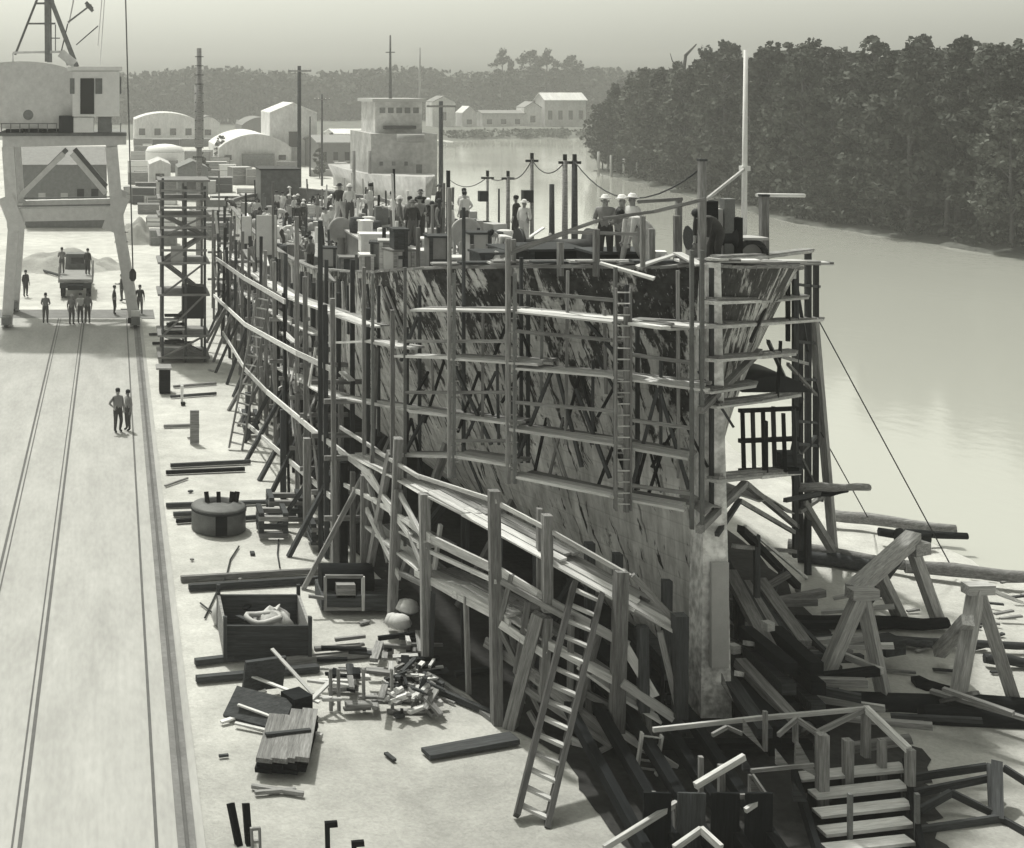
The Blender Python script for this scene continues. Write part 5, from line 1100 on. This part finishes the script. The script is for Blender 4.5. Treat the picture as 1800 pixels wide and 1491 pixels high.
BR = mat('weathered_roof', .6, var=.25, scale=.3, fine=3, stretch=(3, .4, 1), objvar=.15, bump=0)
def gable(name, lb, px0, px1, py_base, py_eave, py_ridge, depth, wall, roof, ridge_x=True, windows=3, arch=False):
    c0, c1 = G(px0, py_base), G(px1, py_base); Y = c0.y; ze = W(0, py_eave, Y).z; zr = W(0, py_ridge, Y).z; x0, x1 = c0.x, c1.x; xm = (x0+x1)/2
    r = root(name, lb, 'building', ((x0+x1)/2, Y, 0)); wl = MB().box((xm, Y+depth/2, ze/2-.2), (x1-x0, depth, ze+.4))
    n = 12 if arch else 2; pr = []
    for i in range(n+1):
        t = i/n; pr.append((x0+(x1-x0)*t, ze+(zr-ze)*(math.sin(math.pi*t)**.8 if arch and 0 < t < 1 else (1-abs(2*t-1)))))
    if not ridge_x:                                   # gable end faces the camera
        wl.poly([(a, Y, b) for a, b in pr][::-1]); wl.poly([(a, Y+depth, b) for a, b in pr]); rf = MB()
        for (a, b), (a2, b2) in zip(pr, pr[1:]): rf.hexa([(a, Y-.4, b+.02), (a2, Y-.4, b2+.02), (a2, Y+depth+.4, b2+.02), (a, Y+depth+.4, b+.02), (a, Y-.4, b+.25), (a2, Y-.4, b2+.25), (a2, Y+depth+.4, b2+.25), (a, Y+depth+.4, b+.25)])
    else:
        rf = MB(); ym = Y+depth/2
        for s in (-1, 1): rf.hexa([(x0-.4, ym, zr-.2), (x1+.4, ym, zr-.2), (x1+.4, ym+s*(depth/2+.5), ze-.25), (x0-.4, ym+s*(depth/2+.5), ze-.25), (x0-.4, ym, zr), (x1+.4, ym, zr), (x1+.4, ym+s*(depth/2+.5), ze-.02), (x0-.4, ym+s*(depth/2+.5), ze-.02)][::1])
        for xx in (x0, x1): wl.poly([(xx, Y, ze), (xx, Y+depth, ze), (xx, ym, zr-.1)])
    wl.build('wall', wall, r); rf.build('roof', roof, r)
    for k in range(windows):
        x = x0+(x1-x0)*(k+.5)/windows; wo_ = MB().box((x, Y-.04, ze*.5), (min(1.6, (x1-x0)/windows*.4), .1, ze*.3)).build('window', GLASS, r)
        MB().box((x, Y-.08, ze*.5-ze*.15-.08), (min(1.9, (x1-x0)/windows*.45), .14, .12)).build('sill', PW, wo_)
    return r
gable('long_shed', 'long white shed at the far left behind the crane pole', 236, 345, 252, 212, 200, 18, BW, BR, False, 4, True)
gable('long_shed', 'white shed with round end right of the long one', 345, 386, 250, 216, 206, 14, BW, ROOFG, False, 1, True)
gable('arched_hall', 'wide grey arched hall with dark arch front', 385, 512, 292, 262, 238, 26, BW, BR, False, 4, True)
gable('arched_hall', 'smaller arched hall behind the wide one', 425, 490, 240, 222, 208, 20, PM, ROOFG, False, 2, True)
gable('tall_barn', 'tall white gabled barn with one dark framed window', 474, 557, 290, 200, 183, 14, BW, BR, False, 1)
gable('white_house', 'white two-storey gabled house farthest right on the far shore', 958, 1030, 229, 176, 163, 10, BW, BR, True, 4)
gable('white_house', 'small white house with rounded gable left of the two-storey one', 921, 952, 229, 190, 180, 8, BW, ROOFG, False, 1)
gable('low_white_shed', 'long low white shed on the far shore', 848, 922, 229, 199, 194, 8, BW, ROOFG, True, 3)
gable('white_house', 'white house behind the tall pole on the far shore', 760, 800, 229, 180, 170, 9, BW, ROOFG, False, 1)
gable('white_house', 'small faded house between the pole and the long low shed', 812, 838, 229, 200, 188, 8, BW, BR, False, 1)
gable('grey_warehouse', 'flat grey warehouse behind the stern of the ship', 560, 640, 300, 250, 240, 16, PM, ROOFG, True, 4)
gable('grey_warehouse', 'low grey building right of the barn', 590, 668, 262, 235, 228, 14, BW, BR, True, 3)
gable('small_shed', 'pale lean-to below the long white shed', 262, 300, 330, 292, 284, 8, BW, BR, False, 1)
gable('dark_store', 'small dark gabled store with a pale figure-like sign in front', 312, 366, 352, 298, 286, 6, STM, STM, False, 1)
tn = root('white_tank', 'big rounded white storage tank beyond the stair tower', 'tank', G(290, 300)); c = Vector(G(290, 300))
MB().lathe(c, [(3.2, 0), (3.2, 3.2), (2.8, 3.9), (1.2, 4.3), (.1, 4.4)], 26).build('shell', PW, tn); MB().lathe(c+Vector((0, 0, 3.1)), [(3.26, 0), (3.26, .12)], 26).build('band', PG, tn)
single('loading_dock', MB().box(G(320, 258)+Vector((2, 3, .9)), (26, 6, 1.8)), STM, 'dark low loading dock in front of the long white shed', 'dock')
g = 'stores stacked in the far yard'
rr = random.Random(9)
for i in range(110):
    px, py = rr.uniform(225, 700), rr.uniform(262, 430)
    if px < 240 and py > 380: continue
    p = G(px, py); s_ = p.y/100
    if in_river(p.x, p.y) or dist_shore(p.x, p.y) < 2 or (5.5 < p.x < 21 and p.y < 102): continue
    w_, h_ = rr.uniform(.8, 2.6)*s_, rr.uniform(.5, 1.5)*s_**.7
    boxthing('store_crate', 'box-shaped stack of stores somewhere in the hazy yard behind the ship', 'crate', p, (w_, rr.uniform(1, 3), h_), rr.choice((PW, PG, PG, STM, WM, WD)), rr.uniform(-.2, .2), rr.choice((PG, WM)), g)
for lb, px, Y, tp, wd, arms in (('thick tall pole with step irons behind the stair tower', 350, 110, 85, .26, 0), ('tall dark pole with crossarm in front of the barn', 526, 128, 116, .22, 1), ('pole with short crossarm left of the open water', 775, 101, 178, .2, 1), ('faint slender pole right of the barn', 566, 190, 166, .16, 1), ('faint slender pole left of the warehouse', 545, 210, 205, .15, 0)):
    x = (px-HX)*Y/F; r = root('utility_pole', lb, 'utility pole', (x, Y, 0)); b = MB()
    b.tube([(x, Y, 0), W(px, tp, Y)], wd, 10, r2=wd*.75); b.build('shaft', WD if Y > 110 or px > 500 else WM, r)
    if arms: t = W(px, tp+9, Y); a_ = bar('crossarm', t-Vector((1.1, 0.2, 0)), t+Vector((1.1, -.2, 0)), .12, .14, WM, r); [MB().box(t+Vector((e, -.1, .14)), (.1, .1, .16)).build('insulator', PW, a_) for e in (-1, -.5, .5, 1)]
    if px == 350:
        for k in range(12): MB().box(W(px, 100+k*16, Y)+Vector((0, -.2, 0)), (.7, .08, .06)).build('step_iron', STK, r)
        MB().lathe(W(px, 150, Y)-Vector((0, 0, 5)), [(.36, 0), (.36, 5)], 10).build('sleeve', WM, r)
# far moored ship
fs = root('moored_ship', 'pale grey finished ship with two masts moored beyond the stern', 'ship', (36.5, 155, -.3))
hm = MB(); n = 14; L = 42
for i in range(n+1):
    t = i/n; y = 146+L*t; b_ = 3.9*min(1, (t*3.2))**.6; zt = 3.2+1.0*(1-t)**2
    for sx in (-1, 1): hm.v += [Vector((33.4+sx*b_*.6, y, -.5)), Vector((33.4+sx*b_, y, zt))]
for i in range(n):
    k = 4*i; hm.f += [(k, k+1, k+5, k+4), (k+3, k+2, k+6, k+7), (k+1, k+3, k+7, k+5)]; hm.sm += [True, True, False]
hm.f.append((4*n, 4*n+1, 4*n+3, 4*n+2)); hm.sm.append(False); hm.build('hull', mat('hazed_hull_paint', .38, var=.35, scale=.4, fine=2, bump=0), fs)  # mottled hull colour kept pale to carry the haze
YB = 160.0
def fb(name, x0, y0, x1, y1, dp, m, off=0, par=fs):
    a, b = W(x0, y1, YB), W(x1, y0, YB); return MB().box(((a.x+b.x)/2, YB+off+dp/2, (a.z+b.z)/2), (b.x-a.x, dp, b.z-a.z)).build(name, m, par)
FP = mat('hazed_house_paint', .5, var=.4, scale=.35, fine=2, bump=0); lowh = fb('lower_house', 655, 236, 772, 345, 14, FP, 1); mid_ = fb('bridge_house', 668, 180, 752, 237, 9, FP, 3); fb('bridge_roof', 662, 174, 758, 180, 10, PG, 2.5)  # house colour kept pale, haze painted in with the mottling
for x in range(5): fb('bridge_window', 676+x*15, 190, 686+x*15, 200, .1, STM, 2.93, mid_)
fb('shelter', 682, 222, 738, 228, 1, STK, 1.9); fb('door', 735, 290, 745, 340, .1, STM, .93, lowh)
gt = MB().lathe(W(722, 250, YB-1.5), [(1.6, 0), (1.6, .9)], 18); gt.build('round_platform', PM, fs)
for k in range(3): fb('porthole', 670+k*22, 285, 676+k*22, 292, .1, STM, .93, lowh)
for px, tp, r_ in ((686, 62, .22), (738, 84, .15)): MB().tube([W(px, 178, YB+6), W(px, tp, YB+6)], r_, 8, r2=.1).build('mast', STM if px < 700 else PG, fs)
bar('yard_arm', W(678, 92, YB+6), W(694, 92, YB+6), .12, .12, STM, fs)
for px in (622, 650): MB().tube([W(px, 345, YB), W(px, 265, YB)], .2, 8).build('kingpost', PM, fs)

# ------------------------------------------------------------------ trees
def tree_mesh(seed, h, r, pine, n_cl, leaf):
    q = random.Random(seed); tr = MB(); cr_ = MB()
    base = h*(.34 if pine else .12); lean = Vector((q.uniform(-.5, .5), q.uniform(-.5, .5), 0))
    pts = [Vector((0, 0, -.2)), Vector((0, 0, h*.3))+lean*.3, Vector((0, 0, h*.65))+lean*.7, Vector((0, 0, h*.94))+lean]
    tr.tube(pts, [h*.016, h*.013, h*.009, h*.003], 7)
    cls = []
    for i in range(n_cl):
        t = q.random()**.8; z = base+(h-base)*t; env = r*(math.sin(math.pi*min(1, .12+t*.86))**.7)*(1 if not pine else (1.05-.5*t)); a = q.uniform(0, 6.283); d = env*math.sqrt(q.uniform(.1, 1))
        c = Vector((math.cos(a)*d, math.sin(a)*d, z))+lean*t; cs = r*q.uniform(.16, .34)*(1-.3*t); cls.append((c, cs))
        if i % 3 == 0: tr.tube([Vector((0, 0, max(base*.9, z-cs*2)))+lean*t, c.lerp(Vector((0, 0, z))+lean*t, .3)-Vector((0, 0, cs*.4)), c], [h*.005, h*.003, h*.0015], 5, cap=False)
    for c, cs in cls:
        for k in range(leaf):
            u = Vector((q.gauss(0, 1), q.gauss(0, 1), q.gauss(0, .6))); u = u.normalized()*cs*q.uniform(.45, 1.08)**.6; u.z *= .62 if pine else .8
            p = c+u; s = q.uniform(.1, .24)*(1.0+.5*cs); a = Vector((q.gauss(0, 1), q.gauss(0, 1), q.gauss(0, .7))).normalized(); b = a.cross(Vector((q.gauss(0, 1), q.gauss(0, 1), q.gauss(0, 1)))).normalized()
            k0 = len(cr_.v); cr_.v += [p-a*s-b*s*.5, p+a*s-b*s*.6, p+a*s*.8+b*s*.6, p-a*s*.7+b*s*.5]; cr_.f.append((k0, k0+1, k0+2, k0+3)); cr_.sm.append(False)
    return tr, cr_
PROT = []
for i, (h, r, pine, ncl, lf, lm, bk_) in enumerate(((17.5, 3.6, 0, 70, 46, LEAF, BARK), (16.5, 4.2, 0, 80, 42, LEAF2, BARK), (18.0, 3.0, 1, 56, 46, LEAF, BARK), (18.2, 2.6, 1, 46, 46, LEAF2, BARKP), (15.0, 3.6, 0, 70, 42, LEAF, BARK), (13.0, 3.0, 0, 56, 42, LEAF2, BARK))):
    tr, cr_ = tree_mesh(40+i, h, r, pine, ncl, lf); nm = 'pine_tree' if pine else 'broadleaf_tree'
    rt = root(nm, 'x', 'tree', (0, 0, 0)); tr.build('trunk', bk_, rt); cr_.build('crown', lm, rt); PROT.append([rt, False, h])
def plant(i, x, y, sc, label, group, z=0.0):
    pr = PROT[i]; rz = random.uniform(0, 6.28)
    if not pr[1]: o = pr[0]; o.location = (x, y, z); o.rotation_euler = (0, 0, rz); o.scale = (sc,)*3; o['label'] = label; pr[1] = True
    else: o = copy_tree(pr[0], (x, y, z), label, rz, scale=sc)
    o['group'] = group; return o
random.seed(21)
bank = [(80, 224), (77, 190), (73.5, 160), (72, 143), (74.5, 128), (76, 112)]
count = 0; placed = []
def far_ok(x, y, d): return all((x-a)**2+(y-b)**2 > d*d for a, b in placed)
tries = 0
while count < 215 and tries < 9000:
    tries += 1
    x = random.uniform(73, 135); y = random.uniform(98, 232)
    if in_river(x, y): continue
    d = dist_shore(x, y); px = HX+x*F/y
    if px > 1930 or d < 1.0 or d > 32: continue
    if not far_ok(x, y, 2.7 if d < 14 else 3.6): continue
    placed.append((x, y)); edge = d < 5
    k = random.choice((2, 3, 1, 0, 0, 1, 4)) if px > 1350 and edge else random.choice((0, 0, 1, 1, 4, 2, 3))
    sc = random.choice((random.uniform(.72, .9), random.uniform(.88, 1.0), random.uniform(.95, 1.08)))*(1.0 if px > 1120 else .93)
    if y > 195: sc *= .92
    if PROT[k][0].name.startswith('pine'): plant(k, x, y, sc, 'tall pine in the dense wood on the right river bank', 'pines of the right-bank wood', .3)
    else: plant(k, x, y, sc, 'leafy tree in the dense wood on the right river bank', 'leafy trees of the right-bank wood', .3)
    count += 1
for x, y, sc_ in ((79.5, 226, .62), (78.6, 221, .5), (80.5, 231, .7), (78, 214, .42), (84, 238, .8), (88, 244, .85), (92, 251, .9)):
    if not in_river(x+1.5, y): plant(5 if sc_ < .7 else 4, x+1.5, y, sc_, 'small rounded tree at the left tip of the right-bank wood', 'trees at the tip of the right-bank wood', .2)
for i in range(70):                                   # undergrowth trees at the water edge
    a = random.random()*4.999; k = int(a); t = a-k; x = bank[k][0]*(1-t)+bank[k+1][0]*t+random.uniform(1, 4); y = bank[k][1]*(1-t)+bank[k+1][1]*t
    if HX+x*F/y > 1560 or in_river(x, y): continue
    plant(random.choice((4, 5)), x, y, random.uniform(.3, .52), 'low bushy tree at the water edge of the right-bank wood', 'low trees at the water edge', .1)
for x, y, k, sc in ((133, 468, 0, 1.5), (142, 466, 1, 1.55), (149, 470, 0, 1.5), (157, 469, 1, 1.45)):
    plant(k, x, y, sc, 'big round-topped tree rising above the far tree line behind the white houses', 'big trees behind the white houses')
for i in range(26):
    x = random.uniform(147, 178); y = random.uniform(384, 425); plant(random.choice((0, 1, 4)), x, y, random.uniform(.75, 1.0), 'dark tree on the far shore right of the two-storey white house', 'far-shore trees beyond the white houses')
plant(4, 40, 250, .35, 'small dark tree between the yard buildings', 'yard trees'); plant(5, 19, 240, .4, 'small dark tree beside the white tank', 'yard trees')
plant(5, 31, 205, .35, 'bush-like dark tree right of the barn', 'yard trees'); plant(4, 11.5, 180, .35, 'round dark bush tree behind the thick pole', 'yard trees')
sn = root('dead_tree', 'bare dead snag sticking up above the right-bank wood', 'tree', (82, 190, .3)); YN = 190.0
MB().tube([Vector(((1195-HX)*YN/F, YN, .3)), W(1197, 190, YN), W(1202, 118, YN), W(1205, 98, YN), W(1224, 78, YN)], [.4, .34, .3, .24, .1], 7).build('trunk', BARK, sn)
MB().tube([W(1201, 125, YN), W(1182, 108, YN), W(1178, 94, YN)], [.14, .08, .04], 6).build('branch', BARK, sn); MB().tube([W(1200, 150, YN), W(1175, 118, YN)], [.1, .03], 6).build('branch', BARK, sn)
# far wood: one mass nobody could count, real crowns massed over a long belt
fwv = MB(); q = random.Random(77)
for i in range(560):
    y = q.uniform(492, 540); px = q.uniform(120, 1180); x = (px-HX)*y/F; h = q.uniform(16.5, 20.5)+(1.2*math.sin(px*.02)); r = q.uniform(3.2, 5.2)
    fwv.bar((x, y, 0), (x, y, h*.6), .5, .5)
    for k in range(85):
        a = q.uniform(0, 6.283); t = q.random(); rr_ = r*math.sin(math.pi*(.1+.85*t))**.6*q.uniform(.75, 1.05); p = Vector((x+math.cos(a)*rr_, y+math.sin(a)*rr_, h*(.08+.9*t)))
        s = q.uniform(.5, 1.1); u = Vector((q.gauss(0, 1), q.gauss(0, .6), q.gauss(0, .7))).normalized(); v = u.cross(Vector((q.gauss(0, 1), q.gauss(0, 1), q.gauss(0, 1)))).normalized(); fwv.quad(p-u*s-v*s*.6, p+u*s-v*s*.5, p+u*s*.8+v*s*.7, p-u*s*.7+v*s*.6)
o = fwv.build('distant_wood', LEAF); o['kind'] = 'stuff'
bk = MB(); q = random.Random(4)                      # reeds and low scrub along both banks
def scrub(x, y, n, s0, hh):
    for k in range(n):
        p = Vector((x+q.uniform(-1.5, 1.5), y+q.uniform(-1.5, 1.5), q.uniform(0, hh))); s = q.uniform(.4, 1)*s0; u = Vector((q.gauss(0, 1), q.gauss(0, 1), q.gauss(0, .6))).normalized(); v = u.cross(Vector((q.gauss(0, 1), q.gauss(0, 1), q.gauss(0, 1)))).normalized(); bk.quad(p-u*s-v*s*.6, p+u*s-v*s*.5, p+u*s+v*s*.6, p-u*s+v*s*.6)
for i in range(300):
    a = q.random()*4.999; k = int(a); t = a-k; x = bank[k][0]*(1-t)+bank[k+1][0]*t; y = bank[k][1]*(1-t)+bank[k+1][1]*t
    if HX+x*F/y < 1480 or q.random() < .25: scrub(x+q.uniform(.3, 6), y, 26, .25, 1.6)
for i in range(180): t = q.random(); scrub(88+t*85, 356+18*min(1, t*1.6)+q.uniform(1, 12), 20, .5, 2.0)
o = bk.build('bank_scrub', LEAF); o['kind'] = 'stuff'
# small pale stakes, jetty shelf at the far point
for k in range(4): single('mooring_pile', MB().tube([(80.5+k*.9-3, 218-k*3, -.6), (80.5+k*.9-3, 218-k*3, 3.4-.4*k)], .2, 8), PG, 'pale mooring pile at the wooded point by the open water', 'pile', 'mooring piles at the wooded point')
# ------------------------------------------------------------------ air
hz = MB().box((0, 240, 12.0), (1700, 1250, 28.0)).build('haze', None) if False else None
me = MB().box((115, 250, 11.6), (760, 630, 30.4)); o = bpy.data.meshes.new('haze'); o.from_pydata([tuple(v) for v in me.v], [], me.f)
hzm = bpy.data.materials.new('haze'); hzm.use_nodes = True; n = hzm.node_tree; n.nodes.clear(); pv = n.nodes.new('ShaderNodeVolumePrincipled'); mo = n.nodes.new('ShaderNodeOutputMaterial')
pv.inputs['Density'].default_value = .0006; pv.inputs['Color'].default_value = (.99, .99, .97, 1); pv.inputs['Anisotropy'].default_value = .35
n.links.new(pv.outputs[0], mo.inputs['Volume']); o.materials.append(hzm); ho = bpy.data.objects.new('haze', o); C.objects.link(ho); ho['kind'] = 'stuff'
